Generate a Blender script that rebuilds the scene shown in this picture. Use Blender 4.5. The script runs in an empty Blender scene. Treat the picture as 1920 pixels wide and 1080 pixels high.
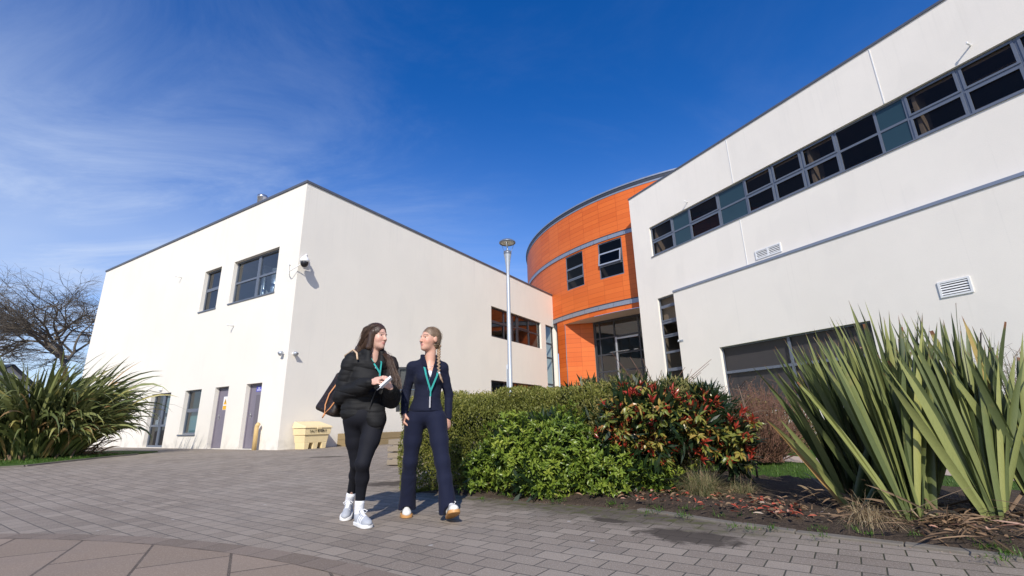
import bpy, math, random
import numpy as np
from mathutils import Vector, Matrix, noise as mnoise
random.seed(7)
rng = np.random.default_rng(11)
scene = bpy.context.scene
COL = scene.collection
R = math.radians
PI = math.pi

# ------------------------------------------------------------------ helpers
class MB:
    """collects polygons, then becomes one mesh object"""
    def __init__(s):
        s.v, s.f, s.mi, s.uv, s.sm = [], [], [], [], []
    def poly(s, pts, m=0, uv=None, smooth=False):
        b = len(s.v)
        s.v.extend([tuple(p) for p in pts])
        s.f.append(tuple(range(b, b + len(pts)))); s.mi.append(m); s.uv.append(uv); s.sm.append(smooth)
    def faces(s, verts, faces, m=0, smooth=False):
        b = len(s.v)
        s.v.extend([tuple(p) for p in verts])
        for f in faces:
            s.f.append(tuple(b + i for i in f)); s.mi.append(m); s.uv.append(None); s.sm.append(smooth)
    def box(s, o, a, b, c, m=0):
        o, a, b, c = Vector(o), Vector(a), Vector(b), Vector(c)
        v = [o, o+a, o+a+b, o+b, o+c, o+a+c, o+a+b+c, o+b+c]
        s.faces(v, [(3,2,1,0),(4,5,6,7),(0,1,5,4),(1,2,6,5),(2,3,7,6),(3,0,4,7)], m)
    def cbox(s, c, size, rz=0, m=0, rot=None):
        M = rot if rot is not None else Matrix.Rotation(rz, 3, 'Z')
        a, b, d = M @ Vector((size[0],0,0)), M @ Vector((0,size[1],0)), M @ Vector((0,0,size[2]))
        s.box(Vector(c) - (a+b+d)/2, a, b, d, m)
    def tube(s, pts, rad, n=8, m=0, caps=True, flat=1.0, up=None):
        pts = [Vector(p) for p in pts]
        if not hasattr(rad, '__len__'): rad = [rad]*len(pts)
        rings, prev = [], None
        for i, p in enumerate(pts):
            t = (pts[min(i+1, len(pts)-1)] - pts[max(i-1, 0)])
            if t.length < 1e-9: t = Vector((0,0,1))
            t.normalize()
            if prev is None:
                ref = Vector(up) if up is not None else (Vector((0,0,1)) if abs(t.z) < .9 else Vector((0,1,0)))
            else: ref = prev
            x = (ref - t*ref.dot(t))
            if x.length < 1e-6: x = t.orthogonal()
            x.normalize(); prev = x
            y = t.cross(x)
            rings.append([p + (x*math.cos(2*PI*k/n)*flat + y*math.sin(2*PI*k/n))*rad[i] for k in range(n)])
        vs = [q for r_ in rings for q in r_]
        fs = []
        for i in range(len(rings)-1):
            for k in range(n):
                fs.append((i*n+k, i*n+(k+1)%n, (i+1)*n+(k+1)%n, (i+1)*n+k))
        if caps:
            fs.append(tuple(reversed(range(n)))); fs.append(tuple((len(rings)-1)*n+k for k in range(n)))
        s.faces(vs, fs, m, True)
    def lathe(s, prof, c=(0,0,0), n=24, m=0):
        c = Vector(c); vs, fs = [], []
        for r_, z in prof:
            for k in range(n):
                a = 2*PI*k/n; vs.append(c + Vector((r_*math.cos(a), r_*math.sin(a), z)))
        for i in range(len(prof)-1):
            for k in range(n):
                fs.append((i*n+k, i*n+(k+1)%n, (i+1)*n+(k+1)%n, (i+1)*n+k))
        s.faces(vs, fs, m, True)
    def prism(s, xy, z0, z1, m=0):
        n = len(xy)
        v = [(x,y,z0) for x,y in xy] + [(x,y,z1) for x,y in xy]
        s.faces(v, [tuple(reversed(range(n))), tuple(range(n,2*n))] + [(i,(i+1)%n,n+(i+1)%n,n+i) for i in range(n)], m)
    def build(s, name, mats, parent=None, bevel=0, local=None):
        me = bpy.data.meshes.new(name)
        vs = s.v
        if local is not None: vs = [(x-local[0], y-local[1], z-local[2]) for x,y,z in vs]
        me.from_pydata(vs, [], s.f)
        mats = mats if isinstance(mats, (list, tuple)) else [mats]
        for mt in mats: me.materials.append(mt)
        me.polygons.foreach_set('material_index', s.mi)
        me.polygons.foreach_set('use_smooth', s.sm)
        if any(u is not None for u in s.uv):
            ul = me.uv_layers.new(name='UVMap'); flat = []
            for f, u in zip(s.f, s.uv):
                flat += [c for q in (u if u is not None else [(0,0)]*len(f)) for c in q]
            ul.data.foreach_set('uv', flat)
        me.update()
        o = bpy.data.objects.new(name, me); COL.objects.link(o)
        if local is not None: o.location = local
        if bevel:
            b = o.modifiers.new('bevel', 'BEVEL'); b.width = bevel; b.segments = 2; b.limit_method = 'ANGLE'
        if parent is not None: adopt(o, parent)
        return o

def adopt(o, parent):
    o.parent = parent
    # all coordinates are written in world space: undo the parent's transform
    pm = world_of(parent)
    o.matrix_parent_inverse = pm.inverted()
def world_of(o):
    m = o.matrix_basis.copy()
    if o.parent is not None: m = world_of(o.parent) @ o.matrix_parent_inverse @ m
    return m
def tag(o, label=None, cat=None, group=None, kind=None):
    if label: o['label'] = label
    if cat: o['category'] = cat
    if group: o['group'] = group
    if kind: o['kind'] = kind
    return o
def thing(name, label, cat, loc, group=None):
    o = bpy.data.objects.new(name, None); COL.objects.link(o); o.location = loc
    o.empty_display_size = .2
    return tag(o, label, cat, group)

def np_mesh(name, verts, faces, mats, parent=None, attrs=None, smooth=True, mi=None):
    """verts (n,3), faces (m,k) arrays"""
    me = bpy.data.meshes.new(name)
    verts = np.asarray(verts, dtype=np.float32); faces = np.asarray(faces, dtype=np.int32)
    n, k = len(faces), faces.shape[1]
    me.vertices.add(len(verts)); me.vertices.foreach_set('co', verts.ravel())
    me.loops.add(n*k); me.loops.foreach_set('vertex_index', faces.ravel())
    me.polygons.add(n); me.polygons.foreach_set('loop_start', np.arange(0, n*k, k, dtype=np.int32))
    try: me.polygons.foreach_set('loop_total', np.full(n, k, dtype=np.int32))
    except Exception: pass
    mats = mats if isinstance(mats, (list, tuple)) else [mats]
    for mt in mats: me.materials.append(mt)
    if mi is not None: me.polygons.foreach_set('material_index', np.asarray(mi, dtype=np.int32))
    me.polygons.foreach_set('use_smooth', np.full(n, smooth))
    for an, av in (attrs or {}).items():
        a = me.attributes.new(an, 'FLOAT', 'POINT'); a.data.foreach_set('value', np.asarray(av, dtype=np.float32))
    me.update(calc_edges=True)
    o = bpy.data.objects.new(name, me); COL.objects.link(o)
    if parent is not None: adopt(o, parent)
    return o

# ------------------------------------------------------------------ materials
class NT:
    def __init__(s, name):
        s.m = bpy.data.materials.new(name); s.m.use_nodes = True
        s.t = s.m.node_tree; s.t.nodes.clear()
        s.out = s.n('ShaderNodeOutputMaterial')
    def n(s, ty, **kw):
        nd = s.t.nodes.new(ty)
        for k, v in kw.items():
            if k.startswith('i_'):
                key = k[2:]; key = int(key) if key.isdigit() else key.replace('_', ' ')
                nd.inputs[key].default_value = v
            else: setattr(nd, k, v)
        return nd
    def l(s, a, b): s.t.links.new(a, b)
    def val(s, sock, v):
        if hasattr(v, 'is_output'): s.l(v, sock)
        else: sock.default_value = v
    def math(s, op, a, b=0.0, c=None, clamp=False):
        nd = s.n('ShaderNodeMath', operation=op, use_clamp=clamp)
        s.val(nd.inputs[0], a); s.val(nd.inputs[1], b)
        if c is not None: s.val(nd.inputs[2], c)
        return nd.outputs[0]
    def mix(s, f, a, b, mode='MIX'):
        nd = s.n('ShaderNodeMix', data_type='RGBA', blend_type=mode)
        s.val(nd.inputs[0], f); s.val(nd.inputs[6], a); s.val(nd.inputs[7], b)
        return nd.outputs[2]
    def coord(s, which='Object'):
        return s.n('ShaderNodeTexCoord').outputs[which]
    def noise(s, vec, scale, detail=3, rough=.55, out='Fac'):
        nd = s.n('ShaderNodeTexNoise'); s.l(vec, nd.inputs['Vector'])
        nd.inputs['Scale'].default_value = scale; nd.inputs['Detail'].default_value = detail; nd.inputs['Roughness'].default_value = rough
        return nd.outputs[out]
    def mapv(s, vec, scale=(1,1,1), rot=(0,0,0), loc=(0,0,0)):
        nd = s.n('ShaderNodeMapping'); s.l(vec, nd.inputs['Vector'])
        nd.inputs['Scale'].default_value = scale; nd.inputs['Rotation'].default_value = rot; nd.inputs['Location'].default_value = loc
        return nd.outputs[0]
    def ramp(s, f, stops):
        nd = s.n('ShaderNodeValToRGB'); s.l(f, nd.inputs[0]); e = nd.color_ramp.elements
        while len(e) < len(stops): e.new(.5)
        for el, (p, c) in zip(e, stops):
            el.position = p; el.color = c if len(c) == 4 else (*c, 1)
        return nd.outputs[0]
    def mrange(s, v, a, b, c=0., d=1.):
        nd = s.n('ShaderNodeMapRange'); nd.interpolation_type = 'SMOOTHSTEP'
        s.val(nd.inputs[0], v); nd.inputs[1].default_value = a; nd.inputs[2].default_value = b; nd.inputs[3].default_value = c; nd.inputs[4].default_value = d
        return nd.outputs[0]
    def bump(s, h, strength=.3, dist=.01):
        nd = s.n('ShaderNodeBump'); s.l(h, nd.inputs['Height'])
        nd.inputs['Strength'].default_value = strength; nd.inputs['Distance'].default_value = dist
        return nd.outputs[0]
    def bsdf(s, color, rough=.6, metal=0., spec=.5, normal=None, **kw):
        b = s.n('ShaderNodeBsdfPrincipled')
        s.val(b.inputs['Base Color'], color if not isinstance(color, tuple) or len(color) == 4 else (*color, 1))
        s.val(b.inputs['Roughness'], rough); s.val(b.inputs['Metallic'], metal); s.val(b.inputs['Specular IOR Level'], spec)
        if normal is not None: s.l(normal, b.inputs['Normal'])
        for k, v in kw.items(): s.val(b.inputs[k.replace('_', ' ')], v)
        return b
    def done(s, sh):
        s.l(sh.outputs[0] if hasattr(sh, 'outputs') else sh, s.out.inputs['Surface']); return s.m

def rgb(*c): return (*c, 1.0)
def simple(name, col, rough=.5, metal=0., spec=.5, var=.12, scale=8, bump=.0, bscale=120):
    t = NT(name); co = t.coord()
    f = t.noise(co, scale, 4)
    c = t.mix(f, rgb(*[x*(1-var) for x in col]), rgb(*[min(1, x*(1+var)) for x in col]))
    nm = t.bump(t.noise(co, bscale, 2), bump, .004) if bump else None
    rr = t.mrange(t.noise(co, scale*2.3, 3), .3, .7, max(0, rough-.07), min(1, rough+.07))
    return t.done(t.bsdf(c, rr, metal, spec, nm))

def render_mat(name, col, top=8.86):
    t = NT(name); co = t.coord()
    big = t.noise(co, .35, 5, .6); mid = t.noise(t.mapv(co, (1.4,1.4,.18)), 1.1, 5, .65); fine = t.noise(co, 55, 3)
    c = t.mix(t.mrange(big, .3, .7), rgb(*[x*.955 for x in col]), rgb(*col))
    c = t.mix(t.math('MULTIPLY', t.mrange(mid, .56, .8), .16), c, rgb(col[0]*.80, col[1]*.79, col[2]*.76))
    # thin drip streaks and grime low on the wall
    sep = t.n('ShaderNodeSeparateXYZ'); t.l(co, sep.inputs[0])
    drip = t.mrange(t.noise(t.mapv(co, (5,5,.12)), 1.6, 3), .62, .78)
    c = t.mix(t.math('MULTIPLY', drip, .10), c, rgb(.42,.41,.38))
    run = t.math('MULTIPLY', t.mrange(sep.outputs[2], top-2.2, top), t.mrange(t.noise(t.mapv(co, (7,7,.05)), 1.3, 4, .7), .48, .72))
    c = t.mix(t.math('MULTIPLY', run, .10), c, rgb(.40,.38,.33))
    patch = t.noise(t.mapv(co, (1,1,.5)), .9, 2, .4); c = t.mix(t.math('MULTIPLY', t.mrange(patch, .55, .62), .06), c, rgb(.55,.53,.50))
    low = t.math('MULTIPLY', t.mrange(sep.outputs[2], .75, .18), t.mrange(t.noise(co, 3.5, 5), .35, .75))
    c = t.mix(t.math('MULTIPLY', low, .45), c, rgb(.36,.34,.29))
    c = t.mix(t.math('MULTIPLY', t.mrange(fine, .3, .7), .05), c, rgb(.5,.49,.46))
    h = t.math('ADD', fine, t.math('MULTIPLY', t.noise(co, 1.3, 4), 1.2))
    return t.done(t.bsdf(c, .9, 0, .25, t.bump(h, .25, .012)))

M = {}
M['render'] = render_mat('cream_render', (.80,.752,.670))
M['render_grey'] = render_mat('white_render', (.87,.812,.728), 12.33)
M['coping'] = simple('dark_coping', (.115,.125,.15), .45, .3)
M['frame'] = simple('grey_frame', (.14,.16,.20), .4, .2)
M['frame_dark'] = simple('dark_frame', (.045,.05,.06), .4, .2)
M['band'] = simple('grey_band', (.27,.30,.36), .4, .4, var=.08, scale=3)
M['soffit'] = simple('soffit_panel', (.62,.55,.45), .6)
M['door'] = simple('door_paint', (.185,.165,.205), .42, .0, var=.05)
M['steel'] = simple('steel', (.55,.56,.58), .28, .9)
M['galv'] = simple('galvanised', (.46,.49,.53), .45, .55, var=.15, scale=20)
M['white_plastic'] = simple('white_plastic', (.78,.78,.77), .4)
M['black'] = simple('black_plastic', (.014,.014,.016), .35)
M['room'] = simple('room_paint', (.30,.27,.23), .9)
M['blind'] = simple('blind', (.62,.52,.40), .8)
M['inner_wall'] = simple('inner_wall_edge', (.30,.255,.21), .8)
M['blind_grey'] = simple('grey_blind', (.16,.165,.18), .8)
M['blind_teal'] = simple('teal_blind', (.16,.33,.33), .8)
M['duct'] = simple('duct', (.7,.72,.75), .3, .8)
M['salt'] = simple('salt_plastic', (.80,.64,.36), .5, var=.07, scale=5, bump=.1)
M['timber'] = None
M['concrete'] = simple('concrete_edge', (.155,.135,.11), .9, var=.25, scale=18, bump=.4)
M['postyellow'] = simple('post_yellow', (.66,.46,.20), .55)
M['white_paint'] = simple('white_paint', (.8,.8,.8), .5)
M['sign_yellow'] = simple('sign_yellow', (.80,.42,.02), .5)
M['sign_blue'] = simple('sign_blue', (.10,.10,.50), .5)
M['gap'] = simple('vent_gap', (.05,.05,.055), .8)

def glass_mat(name, tint=(.42,.47,.50), ior=1.5, boost=.06, scale=1.):
    t = NT(name)
    fr = t.n('ShaderNodeFresnel'); ge = t.n('ShaderNodeNewGeometry')
    t.l(t.math('ADD', t.math('MULTIPLY', ge.outputs['Backfacing'], 1/ior-ior), ior), fr.inputs[0])
    gl = t.n('ShaderNodeBsdfGlossy'); gl.inputs['Roughness'].default_value = .015
    co = t.coord(); nm = t.bump(t.noise(co, .8, 2), .04, .05); t.l(nm, gl.inputs['Normal'])
    tr = t.n('ShaderNodeBsdfTransparent'); tr.inputs[0].default_value = rgb(*tint)
    mx = t.n('ShaderNodeMixShader'); t.l(t.math('MULTIPLY_ADD', fr.outputs[0], scale, boost, clamp=True), mx.inputs[0])
    t.l(tr.outputs[0], mx.inputs[1]); t.l(gl.outputs[0], mx.inputs[2])
    return t.done(mx)
M['glass'] = glass_mat('window_glass')
M['glass_low'] = glass_mat('coated_glass', (.52,.49,.46), 1.5, 0., .5)
M['glass_lowdark'] = glass_mat('dark_coated_glass', (.26,.26,.28), 1.5, 0., .5)
M['glass_clear'] = glass_mat('clear_glass', (.6,.68,.72), 1.5, .10)
M['glass_dark'] = glass_mat('tinted_glass', (.20,.21,.25))
def spandrel():
    t = NT('teal_panel'); co = t.coord()
    c = t.mix(t.noise(co, .6, 3), rgb(.017,.042,.056), rgb(.027,.058,.074))
    return t.done(t.bsdf(c, .22, 0, .5))
M['teal'] = spandrel()

def orange():
    t = NT('orange_cladding'); uv = t.coord('UV')
    sep = t.n('ShaderNodeSeparateXYZ'); t.l(uv, sep.inputs[0])
    bt = t.n('ShaderNodeTexBrick'); t.l(uv, bt.inputs['Vector'])
    bt.offset = 0.0; bt.squash = 1
    for k, v in (('Scale',1.),('Mortar Size',.011),('Mortar Smooth',.25),('Bias',0.),('Brick Width',1.24),('Row Height',.285)): bt.inputs[k].default_value = v
    bt.inputs['Color1'].default_value = rgb(.55,.106,.016); bt.inputs['Color2'].default_value = rgb(.63,.134,.022); bt.inputs['Mortar'].default_value = rgb(.34,.05,.006)
    col = t.n('ShaderNodeTexWhiteNoise'); col.noise_dimensions = '2D'
    cx = t.n('ShaderNodeCombineXYZ'); t.l(t.math('FLOOR', t.math('DIVIDE', sep.outputs[0], 1.24)), cx.inputs[0]); t.l(t.math('FLOOR', t.math('DIVIDE', sep.outputs[1], 3.99)), cx.inputs[1])
    t.l(cx.outputs[0], col.inputs['Vector'])
    c = t.mix(t.math('MULTIPLY', col.outputs['Value'], .42), bt.outputs['Color'], rgb(.70,.175,.038))
    dirt = t.mrange(t.noise(t.mapv(uv, (2.5,.35,1)), 1., 4), .5, .8)
    c = t.mix(t.math('MULTIPLY', dirt, .25), c, rgb(.52,.08,.01))
    nm = t.bump(bt.outputs['Fac'], -.5, .008)
    return t.done(t.bsdf(c, .5, 0, .3, nm))
M['orange'] = orange()

def timber(name, a, b):
    t = NT(name); co = t.coord()
    g = t.noise(t.mapv(co, (3,3,22)), 4, 5, .6); f = t.noise(co, 2.5, 3)
    c = t.mix(g, rgb(*a), rgb(*b)); c = t.mix(t.math('MULTIPLY', f, .4), c, rgb(a[0]*.7,a[1]*.7,a[2]*.65))
    return t.done(t.bsdf(c, .85, 0, .3, t.bump(g, .4, .01)))
M['timber'] = timber('weathered_timber', (.20,.16,.115), (.36,.30,.23))
M['sleeper'] = timber('sleeper_timber', (.22,.155,.08), (.38,.29,.16))

# ------------------------------------------------------------------ ground
def sst(a, b, x):
    t = np.clip((x-a)/(b-a), 0, 1); return t*t*(3-2*t)
def gz(x, y): return 0.18*sst(5., 14., y)

BED = [(-1.30,6.15),(-.68,5.87),(.06,5.31),(.683,4.964),(1.138,4.68),(1.463,4.30),(1.744,3.95),(2.0,3.68),(2.456,3.29),(2.838,2.94),(4.6,1.35)]

def paving():
    t = NT('block_paving'); co = t.coord()
    wob = t.n('ShaderNodeVectorMath', operation='SCALE'); wob.inputs[3].default_value = .012
    nv = t.n('ShaderNodeTexNoise'); t.l(co, nv.inputs['Vector']); nv.inputs['Scale'].default_value = 2.2
    sub = t.n('ShaderNodeVectorMath', operation='SUBTRACT'); t.l(nv.outputs['Color'], sub.inputs[0]); sub.inputs[1].default_value = (.5,.5,.5)
    t.l(sub.outputs[0], wob.inputs[0])
    ad = t.n('ShaderNodeVectorMath', operation='ADD'); t.l(co, ad.inputs[0]); t.l(wob.outputs[0], ad.inputs[1])
    v = t.mapv(ad.outputs[0], (1,1,1), (0,0,R(35)))
    bt = t.n('ShaderNodeTexBrick'); t.l(v, bt.inputs['Vector']); bt.offset = .5
    for k, x in (('Scale',1.),('Mortar Size',.0058),('Mortar Smooth',.6),('Bias',0.),('Brick Width',.222),('Row Height',.158)): bt.inputs[k].default_value = x
    bt.inputs['Color1'].default_value = rgb(0,0,0); bt.inputs['Color2'].default_value = rgb(1,1,1); bt.inputs['Mortar'].default_value = rgb(.5,.5,.5)
    sp = t.n('ShaderNodeSeparateXYZ'); t.l(co, sp.inputs[0]); X, Y = sp.outputs[0], sp.outputs[1]
    rnd = t.n('ShaderNodeSeparateColor'); t.l(bt.outputs['Color'], rnd.inputs[0])
    c = t.mix(rnd.outputs[0], rgb(.200,.160,.124), rgb(.310,.256,.203))
    warm = t.noise(co, .5, 3)
    c = t.mix(t.mrange(warm, .4, .7), c, t.mix(.5, c, rgb(.335,.288,.238)))
    # speckled aggregate
    s1 = t.noise(co, 105, 3, .75); s2 = t.noise(co, 230, 2)
    c = t.mix(t.mrange(s1, .50, .70), c, rgb(.43,.385,.335))
    c = t.mix(t.math('MULTIPLY', t.mrange(s2, .5, .28), .7), c, rgb(.085,.075,.065))
    # stains
    big = t.noise(co, 1.7, 6, .62)
    c = t.mix(t.math('MULTIPLY', t.mrange(big, .52, .75), .35), c, rgb(.17,.155,.14))
    spots = t.n('ShaderNodeTexVoronoi'); t.l(co, spots.inputs['Vector']); spots.inputs['Scale'].default_value = 2.6
    c = t.mix(t.math('MULTIPLY', t.mrange(spots.outputs['Distance'], .055, .03), .55), c, rgb(.55,.54,.52))
    sand = t.math('MULTIPLY', t.mrange(t.noise(co, .9, 5, .65), .52, .66), t.mrange(t.noise(co, 26, 3), .4, .6))
    c = t.mix(t.math('MULTIPLY', sand, .30), c, rgb(.36,.31,.25))
    # the damp, mossy strip beside the planting bed: distance to its edge line
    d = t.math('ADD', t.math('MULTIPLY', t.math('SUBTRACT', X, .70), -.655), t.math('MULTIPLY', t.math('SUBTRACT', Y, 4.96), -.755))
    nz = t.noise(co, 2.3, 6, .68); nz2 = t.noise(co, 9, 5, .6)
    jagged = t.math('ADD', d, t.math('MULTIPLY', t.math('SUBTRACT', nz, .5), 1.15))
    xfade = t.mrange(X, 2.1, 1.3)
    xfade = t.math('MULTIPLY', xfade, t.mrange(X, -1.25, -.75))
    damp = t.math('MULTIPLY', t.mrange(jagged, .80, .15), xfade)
    mort = bt.outputs['Fac']
    mortc = t.mix(t.mrange(d, 1.8, .2), rgb(.085,.078,.068), rgb(.045,.045,.022))
    c = t.mix(mort, c, mortc)
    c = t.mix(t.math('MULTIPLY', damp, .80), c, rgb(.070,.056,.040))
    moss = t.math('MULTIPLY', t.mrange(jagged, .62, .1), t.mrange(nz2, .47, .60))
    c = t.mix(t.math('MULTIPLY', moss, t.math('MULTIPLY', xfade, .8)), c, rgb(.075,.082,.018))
    # two spills of soil
    for (bx, by, sx, sy, an) in ((1.20,3.62,.40,.21,R(-38)), (-1.65,6.95,.55,.28,R(10)), (.75,4.25,.18,.08,R(-35)), (-4.3,11.2,.5,.16,0)):
        mv = t.n('ShaderNodeVectorMath', operation='SUBTRACT'); t.l(co, mv.inputs[0]); mv.inputs[1].default_value = (bx, by, 0)
        r2 = t.mapv(mv.outputs[0], (1/sx, 1/sy, 0), (0,0,0))
        rr = t.n('ShaderNodeVectorRotate', rotation_type='Z_AXIS'); t.l(mv.outputs[0], rr.inputs['Vector']); rr.inputs['Angle'].default_value = -an
        r2 = t.mapv(rr.outputs[0], (1/sx, 1/sy, 0))
        ln = t.n('ShaderNodeVectorMath', operation='LENGTH'); t.l(r2, ln.inputs[0])
        m = t.mrange(t.math('ADD', ln.outputs['Value'], t.math('MULTIPLY', t.math('SUBTRACT', nz2, .5), 1.6)), 1.15, .65)
        c = t.mix(t.math('MULTIPLY', m, .88), c, rgb(.052,.040,.030))
    hgt = t.math('ADD', t.math('MULTIPLY', mort, -1.0), t.math('ADD', t.math('MULTIPLY', s1, .28), t.math('MULTIPLY', rnd.outputs[0], .25)))
    return t.done(t.bsdf(c, .82, 0, .35, t.bump(hgt, .55, .006)))
M['paving'] = paving()

def slabs():
    t = NT('slab_paving'); co = t.coord()
    v = t.mapv(co, (1,1,1), (0,0,R(-119)), )   # long joints run along azimuth 151
    bt = t.n('ShaderNodeTexBrick'); t.l(v, bt.inputs['Vector']); bt.offset = .5
    v2 = v
    for k, x in (('Scale',1.),('Mortar Size',.009),('Mortar Smooth',.2),('Bias',0.),('Brick Width',.86),('Row Height',.505)): bt.inputs[k].default_value = x
    bt.inputs['Color1'].default_value = rgb(.235,.178,.132); bt.inputs['Color2'].default_value = rgb(.285,.218,.166); bt.inputs['Mortar'].default_value = rgb(.085,.065,.05)
    s1 = t.noise(co, 150, 3, .7); big = t.noise(co, 2., 5)
    c = t.mix(t.mrange(s1, .5, .78), bt.outputs['Color'], rgb(.44,.37,.30))
    c = t.mix(t.math('MULTIPLY', t.mrange(s1, .45, .2), .5), c, rgb(.15,.11,.09))
    c = t.mix(t.math('MULTIPLY', t.mrange(big, .45, .75), .3), c, rgb(.22,.18,.15))
    hgt = t.math('ADD', t.math('MULTIPLY', bt.outputs['Fac'], -1.), t.math('MULTIPLY', s1, .3))
    return t.done(t.bsdf(c, .85, 0, .3, t.bump(hgt, .5, .006)))
M['slabs'] = slabs()
def ringmat():
    t = NT('ring_paving'); uv = t.coord('UV'); co = t.coord()
    bt = t.n('ShaderNodeTexBrick'); t.l(uv, bt.inputs['Vector']); bt.offset = 0
    for k, x in (('Scale',1.),('Mortar Size',.004),('Mortar Smooth',.2),('Bias',0.),('Brick Width',.25),('Row Height',.2)): bt.inputs[k].default_value = x
    bt.inputs['Color1'].default_value = rgb(.165,.128,.098); bt.inputs['Color2'].default_value = rgb(.215,.168,.132); bt.inputs['Mortar'].default_value = rgb(.075,.06,.05)
    s1 = t.noise(co, 170, 2, .7)
    c = t.mix(t.math('MULTIPLY', t.mrange(s1, .5, .78), .6), bt.outputs['Color'], rgb(.45,.39,.35))
    hgt = t.math('ADD', t.math('MULTIPLY', bt.outputs['Fac'], -1.), t.math('MULTIPLY', s1, .2))
    return t.done(t.bsdf(c, .85, 0, .3, t.bump(hgt, .5, .005)))
M['ring'] = ringmat()
def soilmat():
    t = NT('bed_soil'); co = t.coord()
    n1 = t.noise(co, 9, 6, .7); n2 = t.noise(co, 60, 3)
    c = t.mix(n1, rgb(.028,.020,.014), rgb(.085,.062,.045)); c = t.mix(t.mrange(n2, .55, .8), c, rgb(.16,.12,.085))
    return t.done(t.bsdf(c, .95, 0, .2, t.bump(t.math('ADD', n1, t.math('MULTIPLY', n2, .4)), .9, .03)))
M['soil'] = soilmat()
def lawnmat():
    t = NT('lawn_soil'); co = t.coord()
    c = t.mix(t.noise(co, 6, 5, .7), rgb(.035,.075,.012), rgb(.075,.13,.022))
    return t.done(t.bsdf(c, .9, 0, .2, t.bump(t.noise(co, 120, 3), .8, .02)))
M['lawn'] = lawnmat()
M['path'] = simple('tan_path', (.42,.33,.27), .9, var=.2, scale=14, bump=.3)
# ------------------------------------------------------------------ ground sheets
def ground_grid(name, xs, ys, dz, mat):
    X, Y = np.meshgrid(xs, ys); Z = gz(X, Y) + dz
    n, m = X.shape
    idx = np.arange(n*m).reshape(n, m)
    f = np.stack([idx[:-1,:-1], idx[:-1,1:], idx[1:,1:], idx[1:,:-1]], -1).reshape(-1, 4)
    return np_mesh(name, np.stack([X, Y, Z], -1).reshape(-1, 3), f, mat)
ys = np.concatenate([[-400,-60,-10,0,3], np.arange(4.5, 15, .5), [20,40,120,900]])
tag(ground_grid('pavement', np.array([-900,-120,-40,-20,-10,-5,0,5,10,20,40,120,900.]), ys, 0, M['paving']), kind='structure')

CC = (-4.85, -2.78)
mb = MB()
for k in range(72):
    a0, a1 = 2*PI*k/72, 2*PI*(k+1)/72
    mb.poly([(CC[0],CC[1],.004), (CC[0]+6.885*math.cos(a0),CC[1]+6.885*math.sin(a0),.004), (CC[0]+6.885*math.cos(a1),CC[1]+6.885*math.sin(a1),.004)])
tag(mb.build('slab_circle', M['slabs']), kind='structure')
mb = MB()
for k in range(144):
    a0, a1 = 2*PI*k/144, 2*PI*(k+1)/144
    P = lambda r_, a: (CC[0]+r_*math.cos(a), CC[1]+r_*math.sin(a), .004)
    mb.poly([P(6.887,a0), P(7.06,a0), P(7.06,a1), P(6.887,a1)], uv=[(7*a0,.005),(7*a0,.195),(7*a1,.195),(7*a1,.005)])
tag(mb.build('paving_ring', M['ring']), kind='structure')

# planting bed: a low bank of soil behind its edge line
def bed_mesh():
    pts = np.array(BED); seg = np.linalg.norm(np.diff(pts, axis=0), axis=1); cum = np.r_[0, np.cumsum(seg)]
    tt = np.linspace(0, cum[-1], 150)
    px, py = np.interp(tt, cum, pts[:,0]), np.interp(tt, cum, pts[:,1])
    nx, ny = .655, .755
    ss = np.concatenate([[-.02,.0], np.linspace(.04, 1.6, 40), [2.2, 2.8]])
    V = np.zeros((len(tt), len(ss), 3))
    for i in range(len(tt)):
        for j, s_ in enumerate(ss):
            x, y = px[i]+nx*s_, py[i]+ny*s_
            h = .0 if j == 0 else .012+.05*min(1, s_/.35)
            if j > 1: h += .03*mnoise.noise((x*3, y*3, 0)) + .022*mnoise.noise((x*11, y*11, 3)) + .012*mnoise.noise((x*30, y*30, 5))
            if j == 0: h = -.02
            V[i,j] = (x, y, gz(x,y)+max(h, .006 if j else -.02))
    n, m = V.shape[:2]; idx = np.arange(n*m).reshape(n, m)
    f = np.stack([idx[:-1,:-1], idx[1:,:-1], idx[1:,1:], idx[:-1,1:]], -1).reshape(-1, 4)
    return np_mesh('planting_bed', V.reshape(-1,3), f, M['soil'])
tag(bed_mesh(), kind='structure')
# flush concrete edging along the right part of the bed
mb = MB()
e = BED[4:]
for (x0,y0),(x1,y1) in zip(e[:-1], e[1:]):
    d = Vector((x1-x0, y1-y0, 0)); L_ = d.length; d.normalize(); nrm = Vector((.655,.755,0))
    nseg = max(1, int(L_/.9))
    for k in range(nseg):
        a = Vector((x0,y0,-.05)) + d*(L_*k/nseg) ; mb.box(a - nrm*.075, d*(L_/nseg-.006), nrm*.085, (0,0,.068+random.uniform(-.003,.003)))
tag(mb.build('kerb_edging', M['concrete'], bevel=.006), kind='structure')

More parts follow.
